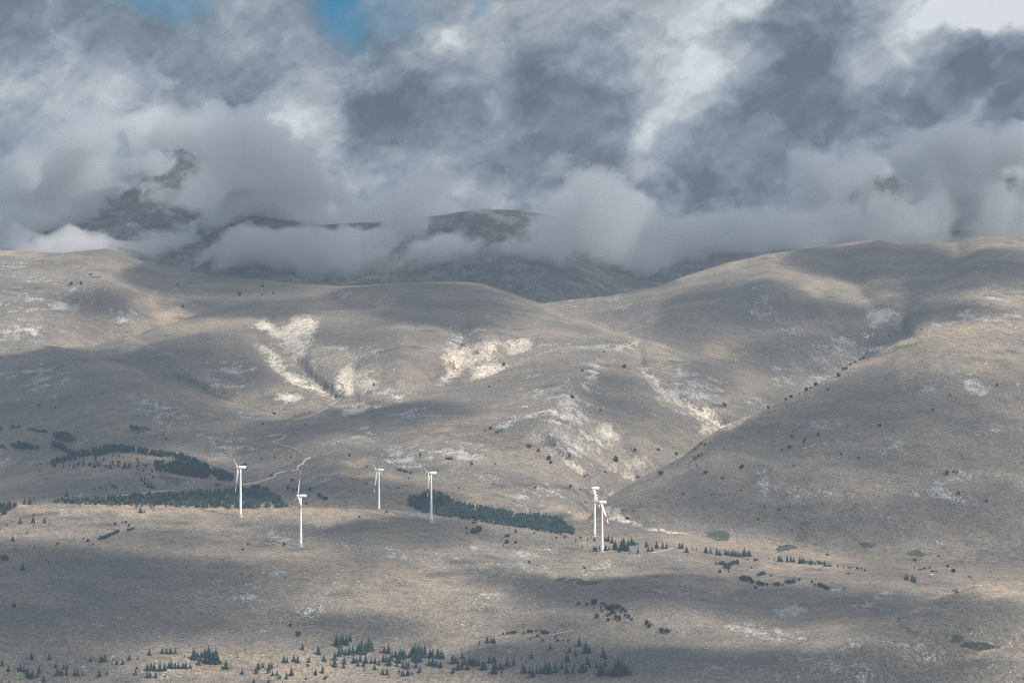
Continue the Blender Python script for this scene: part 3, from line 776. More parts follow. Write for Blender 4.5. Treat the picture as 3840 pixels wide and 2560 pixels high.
zero = (TH.ravel() <= 0)
remap = np.arange(2 * nv)
remap[nv:][zero] = np.arange(nv)[zero]
ft = np.stack([a, a + 1, a + gw + 1, a + gw], -1)
fb = remap[np.stack([a + nv, a + gw + nv, a + gw + 1 + nv, a + 1 + nv], -1)]
mc, t, out = new_mat('cloud_vapour')
vs = t.n('ShaderNodeVolumeScatter')
vs.inputs['Color'].default_value = (1, 1, 1, 1)
vs.inputs['Density'].default_value = 0.014
mc.node_tree.links.new(vs.outputs[0], out.inputs['Volume'])
o = mesh_np('cloud', np.concatenate([top, bot]), np.concatenate([ft, fb]), mc)
props(o, 'broken deck of cloud overhead that shades the hills', 'cloud', kind='stuff')

# ------------------------------------------------------------------ simple materials
def plain_mat(name, col, rough=0.7, var=None, scale=1.0, spec=0.3):
    m, t, out = new_mat(name)
    bs = t.n('ShaderNodeBsdfPrincipled')
    c = col
    if var is not None:
        tcn = t.n('ShaderNodeTexCoord')
        c = t.mix(t.rng(t.noise(tcn.outputs['Object'], scale, 4, 0.6), 0.35, 0.65), (*col, 1), (*var, 1))
    t.put(bs.inputs['Base Color'], c)
    bs.inputs['Roughness'].default_value = rough
    bs.inputs['Specular IOR Level'].default_value = spec
    m.node_tree.links.new(bs.outputs[0], out.inputs['Surface'])
    return m


def foliage_mat(name, c0, c1):
    m, t, out = new_mat(name)
    geo = t.n('ShaderNodeNewGeometry')
    inf = t.n('ShaderNodeObjectInfo')
    f = t.m('MULTIPLY_ADD', t.noise(geo.outputs['Position'], 0.16, 4, 0.7), 0.8, t.m('MULTIPLY', inf.outputs['Random'], 0.3))
    col = t.mix(t.rng(f, 0.35, 0.8), (*c0, 1), (*c1, 1))
    bs = t.n('ShaderNodeBsdfPrincipled')
    t.put(bs.inputs['Base Color'], col)
    bs.inputs['Roughness'].default_value = 0.8
    bs.inputs['Specular IOR Level'].default_value = 0.15
    m.node_tree.links.new(bs.outputs[0], out.inputs['Surface'])
    return m


M_NEEDLE = foliage_mat('spruce_needles', (0.010, 0.028, 0.029), (0.034, 0.062, 0.052))
M_LEAF = foliage_mat('bush_leaves', (0.022, 0.036, 0.032), (0.060, 0.078, 0.060))
M_BARK = plain_mat('bark', (0.10, 0.075, 0.055), 0.9, (0.16, 0.13, 0.10), 3.0)
M_WHITE = plain_mat('turbine_white', (0.80, 0.80, 0.77), 0.45, (0.70, 0.70, 0.66), 0.25)
M_GREY = plain_mat('turbine_grey', (0.32, 0.33, 0.34), 0.5, (0.26, 0.27, 0.28), 0.4)
M_CONC = plain_mat('concrete', (0.38, 0.36, 0.33), 0.9, (0.28, 0.27, 0.25), 0.6)
M_ROAD = plain_mat('pale_dirt', (0.56, 0.48, 0.385), 0.95, (0.36, 0.31, 0.26), 0.35, 0.1)
M_PATH = plain_mat('trodden_earth', (0.42, 0.36, 0.29), 0.95, (0.28, 0.245, 0.20), 0.3, 0.1)
M_BIRD = plain_mat('black_feathers', (0.012, 0.012, 0.014), 0.6, (0.03, 0.03, 0.035), 8.0)
M_COW = plain_mat('white_hide', (0.78, 0.75, 0.70), 0.8, (0.66, 0.62, 0.57), 1.5)
M_TWIG = plain_mat('twig_bark', (0.03, 0.027, 0.018), 0.8, (0.05, 0.045, 0.025), 20.0)


def blade_mat():
    m, t, out = new_mat('blade_paint')
    tcn = t.n('ShaderNodeTexCoord')
    s = t.n('ShaderNodeSeparateXYZ')
    t.put(s.inputs[0], tcn.outputs['Object'])
    z = s.outputs[2]
    band = t.m('MULTIPLY', t.m('GREATER_THAN', z, 16.2), t.m('LESS_THAN', z, 20.6))
    tip = t.m('GREATER_THAN', z, 24.9)
    col = t.mix(t.m('MAXIMUM', band, tip), (0.78, 0.78, 0.75, 1), (0.45, 0.07, 0.045, 1))
    bs = t.n('ShaderNodeBsdfPrincipled')
    t.put(bs.inputs['Base Color'], col)
    bs.inputs['Roughness'].default_value = 0.4
    m.node_tree.links.new(bs.outputs[0], out.inputs['Surface'])
    return m


M_BLADE = blade_mat()


def loft(rings, close=True):
    """rings: list of lists of 3D points with equal length -> verts, quads (ends capped with fans of quads/tris as degenerate quads)"""
    n = len(rings[0])
    V = [p for r in rings for p in r]
    Fc = []
    for i in range(len(rings) - 1):
        for j in range(n):
            a, b = i * n + j, i * n + (j + 1) % n
            Fc.append((a, b, b + n, a + n))
    for ri, rev in ((0, True), (len(rings) - 1, False)):
        c = len(V)
        V.append(tuple(np.mean(np.array(rings[ri]), 0)))
        for j in range(0, n):
            a, b = ri * n + j, ri * n + (j + 1) % n
            Fc.append((b, a, c, c) if rev else (a, b, c, c))
    return V, Fc


def poly_mesh(name, V, Fc, mat, parent=None, smooth=True):
    me = bpy.data.meshes.new(name)
    Fc = [tuple(dict.fromkeys(f)) for f in Fc]
    me.from_pydata([tuple(map(float, v)) for v in V], [], Fc)
    me.polygons.foreach_set('use_smooth', [smooth] * len(me.polygons))
    me.materials.append(mat)
    me.update()
    o = bpy.data.objects.new(name, me)
    C.objects.link(o)
    if parent:
        o.parent = parent
    return o


def circ(r, z, n=20, cx=0, cy_=0):
    return [(cx + r * math.cos(2 * math.pi * k / n), cy_ + r * math.sin(2 * math.pi * k / n), z) for k in range(n)]


def merge(parts):
    V, Fc = [], []
    for v, f in parts:
        o = len(V)
        V += list(v)
        Fc += [tuple(i + o for i in q) for q in f]
    return V, Fc


def rbox(x0, x1, y0, y1, z0, z1, b):
    """box with chamfered long edges (along x)"""
    prof = [(y0 + b, z0), (y1 - b, z0), (y1, z0 + b), (y1, z1 - b), (y1 - b, z1), (y0 + b, z1), (y0, z1 - b), (y0, z0 + b)]
    sh = lambda x, k: [(x, (y0 + y1) / 2 + (y - (y0 + y1) / 2) * k, (z0 + z1) / 2 + (z - (z0 + z1) / 2) * k) for y, z in prof]
    return loft([sh(x0, 0.9), sh(x0 + b, 1), sh(x1 - b, 1), sh(x1, 0.94)])


# ------------------------------------------------------------------ wind turbine
HUBZ = 50.0
def empty(name, loc=(0, 0, 0)):
    o = bpy.data.objects.new(name, None)
    o.empty_display_size = 1.0
    o.location = loc
    C.objects.link(o)
    return o


def make_turbine():
    root = empty('wind_turbine')
    rr = []
    for i in range(13):
        z = -1.0 + 49.2 * i / 12
        r = 1.52 - 0.70 * (max(z, 0) / 48.2) ** 0.9 + (0.10 if i == 0 else 0)
        rr.append(circ(r, z, 24))
    tow = poly_mesh('tower', *loft(rr), M_WHITE, root)
    for z in (0.05, 16.0, 32.0):
        r = 1.52 - 0.70 * (z / 48.2) ** 0.9
        poly_mesh('flange', *loft([circ(r + 0.02, z, 24), circ(r + 0.09, z + 0.04, 24), circ(r + 0.09, z + 0.26, 24), circ(r + 0.02, z + 0.3, 24)]), M_WHITE, tow)
    dz = []
    for z, k in ((0.9, 1), (3.1, 1)):
        dz.append([(-0.45, -1.56 + 0.02 * (z - 0.9), z), (0.45, -1.56 + 0.02 * (z - 0.9), z), (0.45, -1.40, z), (-0.45, -1.40, z)])
    poly_mesh('door', *loft(dz), M_GREY, tow, smooth=False)
    poly_mesh('foundation', *loft([circ(3.4, -1.6, 24), circ(3.4, 0.10, 24), circ(3.1, 0.22, 24), circ(1.6, 0.24, 24)]), M_CONC, root)
    nac = poly_mesh('nacelle', *merge([rbox(-1.75, 5.6, -1.25, 1.25, 48.45, 51.15, 0.28),
                                        rbox(1.0, 3.4, -0.8, 0.8, 51.10, 51.32, 0.08),
                                        loft([circ(0.88, 47.9, 20), circ(0.88, 48.6, 20)])]), M_WHITE, root)
    poly_mesh('wind_vane', *loft([circ(0.05, 51.1, 8, 5.0, 0.3), circ(0.04, 52.2, 8, 5.0, 0.3), circ(0.14, 52.25, 8, 5.0, 0.3), circ(0.14, 52.42, 8, 5.0, 0.3)]), M_GREY, nac)
    poly_mesh('lightning_rod', *loft([circ(0.05, 51.1, 8, 4.6, -0.4), circ(0.03, 52.3, 8, 4.6, -0.4)]), M_GREY, nac)
    rings = []
    for x, r in ((1.1, 0.62), (0.75, 0.98), (0.2, 1.08), (-0.4, 1.02), (-0.95, 0.78), (-1.4, 0.45), (-1.62, 0.14)):
        rings.append([(x, r * math.cos(2 * math.pi * k / 20), r * math.sin(2 * math.pi * k / 20)) for k in range(20)])
    hub = poly_mesh('rotor_hub', *loft(rings), M_WHITE, root)
    hub.location = (-3.15, 0, 49.85)
    prof = [(0, 0.62, 0.62), (1.0, 0.66, 0.62), (2.0, 1.2, 0.62), (3.4, 2.15, 0.56), (4.8, 2.50, 0.50), (7.5, 2.28, 0.42), (11, 1.95, 0.35), (15, 1.62, 0.28), (19, 1.28, 0.22), (22.5, 0.95, 0.16), (24.6, 0.62, 0.10), (25.3, 0.14, 0.02)]
    pitch = math.radians(29)
    for b in range(3):
        rg = []
        for r, ch, th in prof:
            tw = pitch + math.radians(16) * (1 - r / 25.3) ** 2
            ring = []
            for k in range(14):
                a = 2 * math.pi * k / 14
                off = 0.18 * ch if r > 1.5 else 0
                cx, tx = math.cos(a) * ch / 2 + off, math.sin(a) * th * 0.8 * (1 if math.cos(a) < 0 else 0.75 + 0.25 * abs(math.sin(a)))
                # chord mixes the rotor plane (y) and the rotor axis (x)
                ring.append((cx * math.sin(tw) - tx * math.cos(tw) - 0.0009 * r * r * 0.6, cx * math.cos(tw) + tx * math.sin(tw), 0.7 + r))
            rg.append(ring)
        bl = poly_mesh('blade', *loft(rg), M_BLADE, hub)
        bl.rotation_euler = (2 * math.pi * b / 3, 0, 0)
    return root, hub


def copy_tree(o, parent=None):
    c = o.copy()
    C.objects.link(c)
    c.parent = parent
    for ch in list(o.children):
        copy_tree(ch, c)
    return c


# base px, tower px (base to hub), yaw, rotor angle, label
TURB = [
 ((902, 1937), 186.5, 23, 61, 'white wind turbine furthest to the left, blades spread like a Y above the wood'),
 ((1128, 2048), 190.5, 18, 7, 'white wind turbine with one blade straight up, its base below a lone bush'),
 ((1421, 1940), 179, 30, 62, 'white wind turbine whose tower foot just sinks behind the ridge crest, Y shaped rotor'),
 ((1617, 1956), 184, 20, 49, 'white wind turbine standing in front of the long dark pine plantation'),
 ((2230, 2010), 181, 42, 27, 'white wind turbine of the close pair that stands higher and further back'),
 ((2258, 2068), 187, 50, 31, 'white wind turbine of the close pair that stands nearer, red band on its level blade'),
]
proto = None
for i, ((bx, by), hp, yaw, th, lab) in enumerate(TURB):
    if proto is None:
        proto, _ = make_turbine()
        r = proto
    else:
        r = copy_tree(proto)
    if i == 2:
        d = 5290.0
        p = np.array([(bx - 1920) / F * d, d, (YH - by) / F * d])
        p[2] = (YH - 1761) / F * d - 49.9
    else:
        p, d, _ = hit(bx, by)
    s = hp * d / F / 50.0 if i != 2 else 1.0
    r.location = tuple(p)
    r.scale = (s, s, s)
    r.rotation_euler = (0, 0, math.radians(yaw))
    hub = [c for c in r.children if c.name.startswith('rotor_hub')][0]
    hub.rotation_euler = (math.radians(th), math.radians(5), 0)
    props(r, lab, 'wind turbine', 'wind turbines on the grassy ridge')


# ------------------------------------------------------------------ trees
def conifer_mesh(seed, whorls=11, per=9):
    r = random.Random(seed)
    V, Fc = [], []
    for w in range(whorls):
        f = w / (whorls - 1)
        z = 0.05 + 0.90 * f
        rad = 0.30 * (1 - f) ** 0.85 + 0.02
        for b in range(per if f < 0.75 else 6):
            a = 2 * math.pi * (b + r.random() * 0.8) / per + w * 0.7
            L = rad * r.uniform(0.72, 1.18)
            wd = L * r.uniform(0.30, 0.45) + 0.012
            dr = L * r.uniform(0.15, 0.42)
            c, s = math.cos(a), math.sin(a)
            o = len(V)
            V += [(0, 0, z + 0.07 * (1 - f) + 0.035),
                  (c * L * 0.6 - s * wd, s * L * 0.6 + c * wd, z - dr * 0.55),
                  (c * L, s * L, z - dr),
                  (c * L * 0.6 + s * wd, s * L * 0.6 - c * wd, z - dr * 0.55),
                  (c * L * 0.55, s * L * 0.55, z + 0.02 - dr * 0.2)]
            Fc += [(o, o + 1, o + 4), (o + 1, o + 2, o + 4), (o + 2, o + 3, o + 4), (o + 3, o, o + 4)]
    o = len(V)
    V += [(0.02 * math.cos(k * 2.1), 0.02 * math.sin(k * 2.1), 0.90) for k in range(3)] + [(0, 0, 1.0)]
    Fc += [(o, o + 1, o + 3), (o + 1, o + 2, o + 3), (o + 2, o, o + 3)]
    # inner body so that the crown is dense at its core
    n = 8
    o = len(V)
    V += [(0.15 * math.cos(2 * math.pi * k / n), 0.15 * math.sin(2 * math.pi * k / n), 0.06) for k in range(n)] + [(0, 0, 0.92)]
    Fc += [(o + k, o + (k + 1) % n, o + n) for k in range(n)]
    return np.array(V), np.array(Fc)


def bush_mesh(seed, n=340, flat=0.85):
    """rounded broad crown made of leaf clumps; unit height, about unit width"""
    r = np.random.default_rng(seed)
    lobes = [(r.uniform(-0.24, 0.24), r.uniform(-0.24, 0.24), r.uniform(0.30, 0.70), r.uniform(0.20, 0.34)) for _ in range(8)]
    V, Fc = [], []
    for k in range(n):
        lx, ly, lz, lr = lobes[r.integers(len(lobes))]
        d = r.normal(size=3)
        d /= np.linalg.norm(d)
        p = np.array([lx, ly, lz]) + d * lr * r.uniform(0.5, 1.05)
        p[2] = max(p[2], 0.06)
        u = np.cross(d, r.normal(size=3))
        u /= np.linalg.norm(u) + 1e-9
        v = np.cross(d, u) + 0.5 * r.normal(size=3) * 0.6
        s = r.uniform(0.05, 0.10)
        o = len(V)
        V += [p - u * s - v * s * .7, p + u * s - v * s * .7, p + u * s * .8 + v * s, p - u * s * .8 + v * s]
        Fc += [(o, o + 1, o + 2), (o, o + 2, o + 3)]
    return np.array(V), np.array(Fc)


CON = []
for k in range(6):
    V_, F_ = conifer_mesh(40 + k)
    o = mesh_np('crown', V_, F_, M_NEEDLE, smooth=False)
    CON.append(o)
BSH = []
for k in range(5):
    V_, F_ = bush_mesh(80 + k)
    o = mesh_np('crown', V_, F_, M_LEAF, smooth=False)
    BSH.append(o)
TRK = poly_mesh('trunk', *loft([circ(0.035, -0.08, 7), circ(0.022, 0.3, 7), circ(0.006, 0.85, 7)]), M_BARK)
used_mesh = set()
protos = {id(o): o for o in CON + BSH + [TRK]}
taken = set()


def child(src, parent):
    if id(src) in taken:
        c = src.copy()
        C.objects.link(c)
    else:
        taken.add(id(src))
        c = src
    c.parent = parent
    return c


LIGHT = random.Random(5)
def tree(kind, x, y, hpx, label, group, wide=1.0):
    p, d, _ = hit(x, y)
    h = hpx * d / F * (1.2 if kind == 'spruce' else 0.98)
    root = empty({'spruce': 'spruce_tree', 'bush': 'round_bush', 'pine': 'round_pine'}[kind], (p[0], p[1], p[2] - 0.04 * h))
    if kind == 'spruce':
        w = h * LIGHT.uniform(0.95, 1.35) * wide
        child(CON[LIGHT.randrange(len(CON))], root)
    else:
        w = h * LIGHT.uniform(0.9, 1.2) * wide
        child(BSH[LIGHT.randrange(len(BSH))], root)
    child(TRK, root)
    root.scale = (w, w, h)
    root.rotation_euler = (0, 0, LIGHT.uniform(0, 6.28))
    props(root, label, {'spruce': 'tree', 'pine': 'tree', 'bush': 'bush'}[kind], group)
    return root


# each cluster: kind, crop mapping, noun, where, list of (crop x, crop y of the foot, crop height[, width factor])
CL = []
def cluster(kind, q, noun, where, *items):
    CL.append((kind, q, noun, where, items))


cluster('spruce', q4, 'dark spruce', 'in the shaded scatter at the lower left corner', (15, 910, 40), (58, 945, 40), (143, 945, 50), (165, 950, 45), (125, 945, 30), (195, 985, 60), (222, 995, 55), (180, 965, 40), (270, 960, 55), (260, 985, 40), (245, 985, 30), (140, 1005, 28), (62, 1030, 34), (303, 1015, 42), (330, 962, 20), (392, 975, 50), (410, 972, 40), (427, 972, 38), (440, 932, 38), (460, 932, 40), (458, 972, 45), (515, 978, 42), (535, 978, 48), (385, 922, 36), (573, 975, 34))
cluster('spruce', q4, 'dark spruce', 'of the pair apart above the lower left scatter', (218, 863, 45), (340, 865, 48))
cluster('spruce', q4, 'green spruce', 'in the loose sunlit rows left of the middle', (685, 980, 42), (737, 970, 36), (723, 932, 16), (624, 878, 38), (697, 882, 48), (722, 880, 58), (772, 902, 24), (805, 900, 36), (847, 898, 36), (893, 868, 40), (953, 865, 32), (945, 930, 34), (935, 970, 38), (1015, 990, 48), (1035, 988, 40), (1073, 990, 40), (1138, 985, 30), (1015, 938, 48), (1042, 940, 52), (1063, 942, 55), (1102, 942, 50), (1134, 942, 50), (1165, 925, 48), (1180, 925, 52), (1208, 925, 40), (1230, 925, 38), (1260, 925, 42), (1280, 925, 48), (1312, 925, 36), (1270, 850, 28), (1175, 866, 22))
cluster('spruce', q4, 'green spruce', 'in the short row of five at the edge of the cloud shadow', (1030, 836, 46), (1117, 825, 42), (1147, 825, 46), (1175, 825, 42), (1208, 825, 38))
cluster('spruce', q4, 'green spruce', 'in the tight tall clump left of the bottom middle', (1333, 865, 76), (1345, 862, 60), (1363, 848, 36), (1388, 850, 46), (1368, 902, 50), (1380, 875, 30), (1420, 885, 70), (1436, 885, 110), (1450, 890, 90), (1467, 888, 85), (1487, 890, 100), (1495, 885, 70), (1412, 850, 60))
cluster('spruce', q4, 'green spruce', 'beside a smaller one on the bright grass right of the tall clump', (1530, 940, 32), (1557, 928, 56))
cluster('spruce', q4, 'green spruce', 'spaced out on the sunlit grass left of the dense grove', (1687, 808, 22), (1667, 968, 38), (2085, 798, 46), (2152, 798, 26), (2194, 828, 54), (1957, 885, 48), (1980, 888, 42), (2025, 880, 50), (2052, 886, 46), (2130, 885, 42), (2122, 918, 30), (2234, 876, 42), (2222, 958, 50), (2175, 970, 40), (2240, 1003, 34), (1780, 935, 50), (1765, 960, 40), (1812, 920, 36), (1855, 935, 52), (1873, 920, 40), (1852, 962, 30), (1877, 976, 36), (1910, 974, 40), (1923, 1005, 34), (1975, 998, 42), (2008, 975, 58), (2108, 1002, 34), (1747, 1030, 42), (1850, 1030, 40), (1948, 1030, 24), (1175, 1030, 16))
cluster('spruce', q5, 'green spruce', 'in the dense grove at the bottom middle', (-33, 770, 80), (-15, 780, 70), (0, 760, 60), (-45, 870, 60), (-45, 912, 55), (-15, 840, 60), (10, 760, 70), (35, 765, 65), (60, 740, 55), (5, 825, 45), (30, 830, 45), (55, 830, 55), (80, 828, 60), (105, 825, 50), (140, 825, 100), (120, 820, 70), (165, 815, 70), (190, 800, 95), (210, 802, 60), (20, 895, 50), (15, 922, 40), (85, 890, 46), (105, 888, 45), (130, 880, 50), (115, 912, 40), (168, 890, 60), (152, 915, 40), (160, 945, 35), (205, 892, 42), (232, 890, 40), (260, 903, 46), (230, 935, 36), (290, 880, 50), (310, 882, 50), (330, 905, 60), (345, 870, 40), (270, 818, 32), (295, 818, 50), (325, 820, 62), (350, 855, 42), (375, 842, 44), (412, 855, 70), (432, 858, 68), (395, 885, 65), (382, 912, 40), (400, 860, 50), (425, 920, 48), (450, 928, 55), (462, 925, 45), (285, 970, 42), (315, 972, 50), (330, 990, 28), (400, 962, 28), (425, 978, 44), (458, 975, 55), (490, 975, 28), (515, 920, 42), (540, 955, 48), (480, 850, 60), (495, 840, 70), (510, 850, 90), (530, 850, 90), (550, 850, 80), (575, 830, 60), (520, 880, 60), (545, 880, 50), (490, 875, 40), (610, 850, 60), (630, 855, 64), (665, 855, 70), (690, 858, 60), (705, 858, 40), (605, 905, 50), (630, 905, 55), (655, 915, 50), (683, 918, 46))
cluster('spruce', q5, 'green spruce', 'in the narrow grove right of the dense grove', (770, 892, 65), (790, 890, 50), (833, 858, 46), (805, 935, 60), (830, 930, 55), (850, 900, 55), (870, 935, 65), (885, 905, 60), (910, 910, 65), (930, 910, 50), (950, 905, 50), (975, 935, 70), (990, 935, 65), (1020, 890, 50), (1045, 885, 40), (1058, 885, 45), (768, 958, 42), (1052, 960, 72), (1060, 930, 50), (1095, 935, 50), (1112, 935, 40), (1105, 960, 35), (1143, 915, 58), (1187, 905, 50))
cluster('spruce', q5, 'dark spruce', 'in the shaded rows right of the bottom middle', (1255, 958, 56), (1265, 955, 45), (1297, 958, 40), (1317, 985, 60), (1345, 958, 50), (1375, 958, 46), (1408, 920, 40), (1430, 920, 42), (1412, 962, 60), (1435, 962, 70), (1395, 960, 45), (1475, 955, 56), (1465, 950, 30), (1519, 932, 50), (1553, 958, 60), (1597, 960, 45), (1608, 918, 32), (1648, 955, 55), (1665, 950, 60), (1685, 950, 50), (1695, 900, 55), (1712, 920, 40), (1757, 922, 40))
cluster('spruce', q5, 'dark spruce', 'in the tall clump at the right end of the bottom rows', (1787, 972, 80), (1800, 970, 70), (1838, 975, 50), (1860, 975, 55), (1890, 970, 90), (1910, 975, 112), (1930, 978, 100), (1950, 975, 85), (1970, 965, 65), (1990, 975, 35), (1820, 915, 50))
cluster('spruce', q5, 'dark spruce', 'scattered in the shade above the right bottom rows', (1310, 857, 46), (1272, 890, 32), (1440, 793, 36), (1573, 818, 44), (1615, 838, 48), (1550, 880, 55), (1565, 880, 45), (1640, 770, 62), (1685, 820, 78), (1710, 822, 50), (1807, 850, 68), (1822, 868, 40))
cluster('spruce', q5, 'small spruce', 'in the row of four alone above the bottom grove', (953, 762, 34), (1005, 750, 48), (1035, 750, 40), (1052, 752, 46))
cluster('bush', q5, 'round bush', 'along the faint track above the bottom trees', (1115, 695, 18), (1148, 692, 24), (1175, 690, 28), (1190, 688, 24), (1205, 680, 14), (1255, 693, 22), (1290, 685, 32), (1310, 682, 28), (1350, 708, 24), (1345, 675, 20), (1365, 665, 16), (1385, 690, 36), (1408, 695, 38), (1425, 690, 24), (1470, 690, 20), (1475, 718, 24), (1487, 745, 24), (1530, 742, 14), (1565, 745, 24), (1387, 742, 24), (1303, 730, 18), (1225, 645, 12))
cluster('pine', q5, 'round dark pine', 'in the fan shaped clump below the paired turbines', (1637, 492, 32), (1690, 495, 28), (1740, 490, 55), (1742, 515, 14), (1795, 488, 26), (1790, 515, 26), (1795, 542, 24), (1760, 580, 38), (1815, 500, 34), (1830, 520, 40), (1840, 605, 32), (1835, 570, 28), (1855, 525, 55), (1850, 560, 28), (1875, 530, 48), (1880, 555, 35), (1895, 520, 50), (1910, 520, 38), (1895, 590, 44), (1915, 600, 36), (1915, 580, 28), (1940, 530, 34), (1955, 545, 38), (1955, 572, 28), (1980, 582, 34), (2000, 598, 26), (1925, 540, 30), (1865, 545, 30))
cluster('pine', q5, 'round dark pine', 'right of the fan shaped clump beside pale rocks', (2105, 628, 42), (2120, 648, 38), (2205, 680, 42), (2235, 685, 45), (2255, 685, 38))
cluster('bush', q5, 'lone dark bush', 'on bare grass below the ridge between the middle and paired turbines', (1297, 205, 24))
cluster('bush', q5, 'lone small bush', 'at the top of the pale rock band below the paired turbines', (1675, 240, 20))
cluster('spruce', q2, 'small dark spruce', 'around the feet of the paired turbines', (1541, 952, 28), (1615, 972, 28), (1645, 955, 26), (1657, 965, 22), (1697, 966, 34), (1720, 955, 22), (1743, 972, 28), (1660, 1018, 30), (1740, 1040, 34), (1755, 1042, 36), (1822, 1035, 42), (1845, 1030, 32), (1780, 1030, 34), (1820, 968, 36), (1840, 972, 42), (1865, 985, 50))
cluster('spruce', q2, 'dark spruce', 'in the knot of trees right of the paired turbines', (1880, 1025, 50), (1890, 1028, 60), (1915, 1045, 50), (1930, 1035, 75), (1950, 1035, 70), (1970, 1038, 60), (1945, 985, 40), (1980, 1000, 45), (2000, 1000, 55), (2015, 1000, 40), (2037, 1000, 28), (2045, 1052, 36), (2103, 1010, 46), (2115, 1040, 40), (2140, 1042, 44), (2172, 1018, 46), (2215, 1022, 50), (2240, 1022, 38), (2332, 1022, 42), (2350, 1020, 36))
cluster('pine', q2, 'dark bushy pine', 'in the clump below the right end of the plantation', (905, 915, 40, 1.1), (925, 915, 50), (945, 910, 55), (863, 925, 22), (865, 888, 24), (905, 850, 22), (925, 850, 20), (965, 838, 20), (998, 842, 18), (1090, 840, 24, 1.5))
cluster('bush', q2, 'dark bush', 'in the hollow between plantation and paired turbines', (1130, 945, 24), (1145, 940, 28), (1145, 985, 38), (1200, 912, 26), (1205, 985, 22, 1.4), (1117, 1002, 14), (1330, 920, 18), (1483, 950, 18))
cluster('spruce', q2, 'small lone spruce', 'on the ridge between the third and fourth turbine from the left', (315, 780, 30))
cluster('bush', q2, 'small lone bush', 'just below the ridge crest left of the small lone spruce', (126, 808, 22))
cluster('bush', q1, 'dark bush', 'standing at the foot of the turbine with an upright blade', (1960, 1005, 34))
cluster('bush', q1, 'tiny dark bush', 'on the sunlit grass left of the turbine with an upright blade', (1708, 995, 18), (1675, 1030, 14, 2.2))
cluster('spruce', q1, 'small dark spruce', 'on the shaded left end of the turbine ridge', (140, 850, 42), (228, 845, 44), (308, 845, 42), (235, 868, 22), (235, 800, 24), (340, 865, 24), (50, 865, 30), (88, 970, 42), (398, 1000, 30), (238, 1020, 30), (513, 962, 20), (183, 922, 18), (97, 1030, 16), (325, 990, 14))
cluster('bush', q1, 'dark bush', 'in the dark diagonal thicket on the left shaded slope', (605, 975, 28), (578, 958, 16), (643, 995, 14), (680, 965, 26), (700, 960, 34), (720, 955, 36), (740, 948, 36), (760, 938, 34), (780, 930, 32), (800, 918, 34), (815, 912, 30), (795, 860, 26), (842, 846, 16), (868, 848, 24), (890, 870, 22), (880, 900, 22), (900, 898, 26), (920, 892, 24))
cluster('spruce', q1, 'small spruce', 'along the crest left of the leftmost turbine', (940, 742, 24), (967, 775, 40), (985, 775, 28), (998, 775, 26), (1045, 750, 24), (1058, 762, 26), (1450, 738, 18), (1350, 735, 14), (555, 725, 16), (630, 712, 16), (695, 720, 18))
cluster('bush', q1, 'wide dark bush', 'cut by the left edge on the shaded slope', (30, 1100, 46, 1.7))
cluster('spruce', q4, 'lone dark spruce', 'in the middle of the large cloud shadow at the left', (157, 250, 50))
cluster('bush', q4, 'lone dark bush', 'near the left edge in the large cloud shadow', (97, 508, 40, 0.8))
cluster('bush', q4, 'small lone bush', 'near the top of the large cloud shadow at the left', (335, 203, 20))
cluster('bush', q4, 'dark bush', 'of the pair on the sunlit slope above the bottom grove', (2003, 640, 26), (2058, 705, 42, 1.25))
cluster('spruce', q6, 'dark spruce', 'in the long tree row below the big right hill', (5, 105, 20), (28, 130, 45), (70, 112, 28), (95, 112, 26), (160, 133, 46), (193, 135, 40), (235, 148, 50), (255, 150, 36), (295, 148, 44), (313, 150, 40), (335, 155, 40), (350, 155, 46), (365, 158, 42), (380, 160, 44), (395, 160, 36), (412, 160, 40), (425, 155, 60), (445, 155, 40), (460, 155, 44))
cluster('bush', q6, 'dark bush', 'in the flat thicket below the long row of trees', (230, 215, 25), (255, 215, 30), (280, 215, 34), (300, 240, 50), (320, 225, 40), (345, 215, 40), (380, 210, 40), (315, 245, 30), (258, 270, 30), (318, 265, 16), (472, 238, 18), (450, 182, 16), (500, 188, 22), (515, 188, 20))
cluster('spruce', q6, 'dark spruce', 'in the second row of trees right of the flat thicket', (662, 192, 42), (675, 192, 40), (688, 192, 30), (720, 195, 46), (745, 195, 44), (765, 198, 40), (805, 205, 44), (820, 207, 48), (835, 205, 40), (862, 208, 28), (880, 213, 42), (895, 210, 30), (912, 215, 32), (937, 217, 36), (962, 222, 32), (980, 225, 44), (995, 225, 36), (1008, 225, 32), (1020, 228, 36), (1068, 230, 28), (632, 182, 24), (595, 178, 16), (643, 205, 14))
cluster('bush', q6, 'small dark bush', 'trailing off right of the second row of trees', (1110, 236, 14), (1143, 238, 16), (1158, 240, 16), (1205, 246, 22), (1228, 248, 18), (1254, 258, 18), (1140, 282, 20), (1000, 152, 18, 1.6))
cluster('pine', q6, 'dark bushy pine', 'in the curved thickets below the second row', (520, 295, 34), (540, 290, 36), (560, 285, 34), (610, 296, 26), (405, 325, 44), (425, 328, 50), (445, 330, 46), (465, 330, 40), (480, 345, 40), (530, 355, 44), (550, 358, 36), (580, 358, 24), (505, 378, 28), (640, 360, 32), (660, 362, 34), (687, 360, 20), (715, 345, 36), (740, 345, 40), (765, 342, 40), (800, 322, 22))
cluster('pine', q6, 'dark bushy pine', 'in the diagonal line right of the thickets', (893, 338, 24), (910, 360, 22), (945, 368, 36), (960, 370, 30), (985, 385, 38), (1000, 390, 36))
cluster('bush', q6, 'tiny bush', 'alone on pale grass right of the diagonal line of pines', (1113, 388, 18), (1030, 340, 14))
cluster('spruce', q6, 'dark spruce', 'in the two close pairs near the white cattle', (1535, 318, 42), (1550, 320, 44), (1582, 330, 50), (1600, 338, 50))
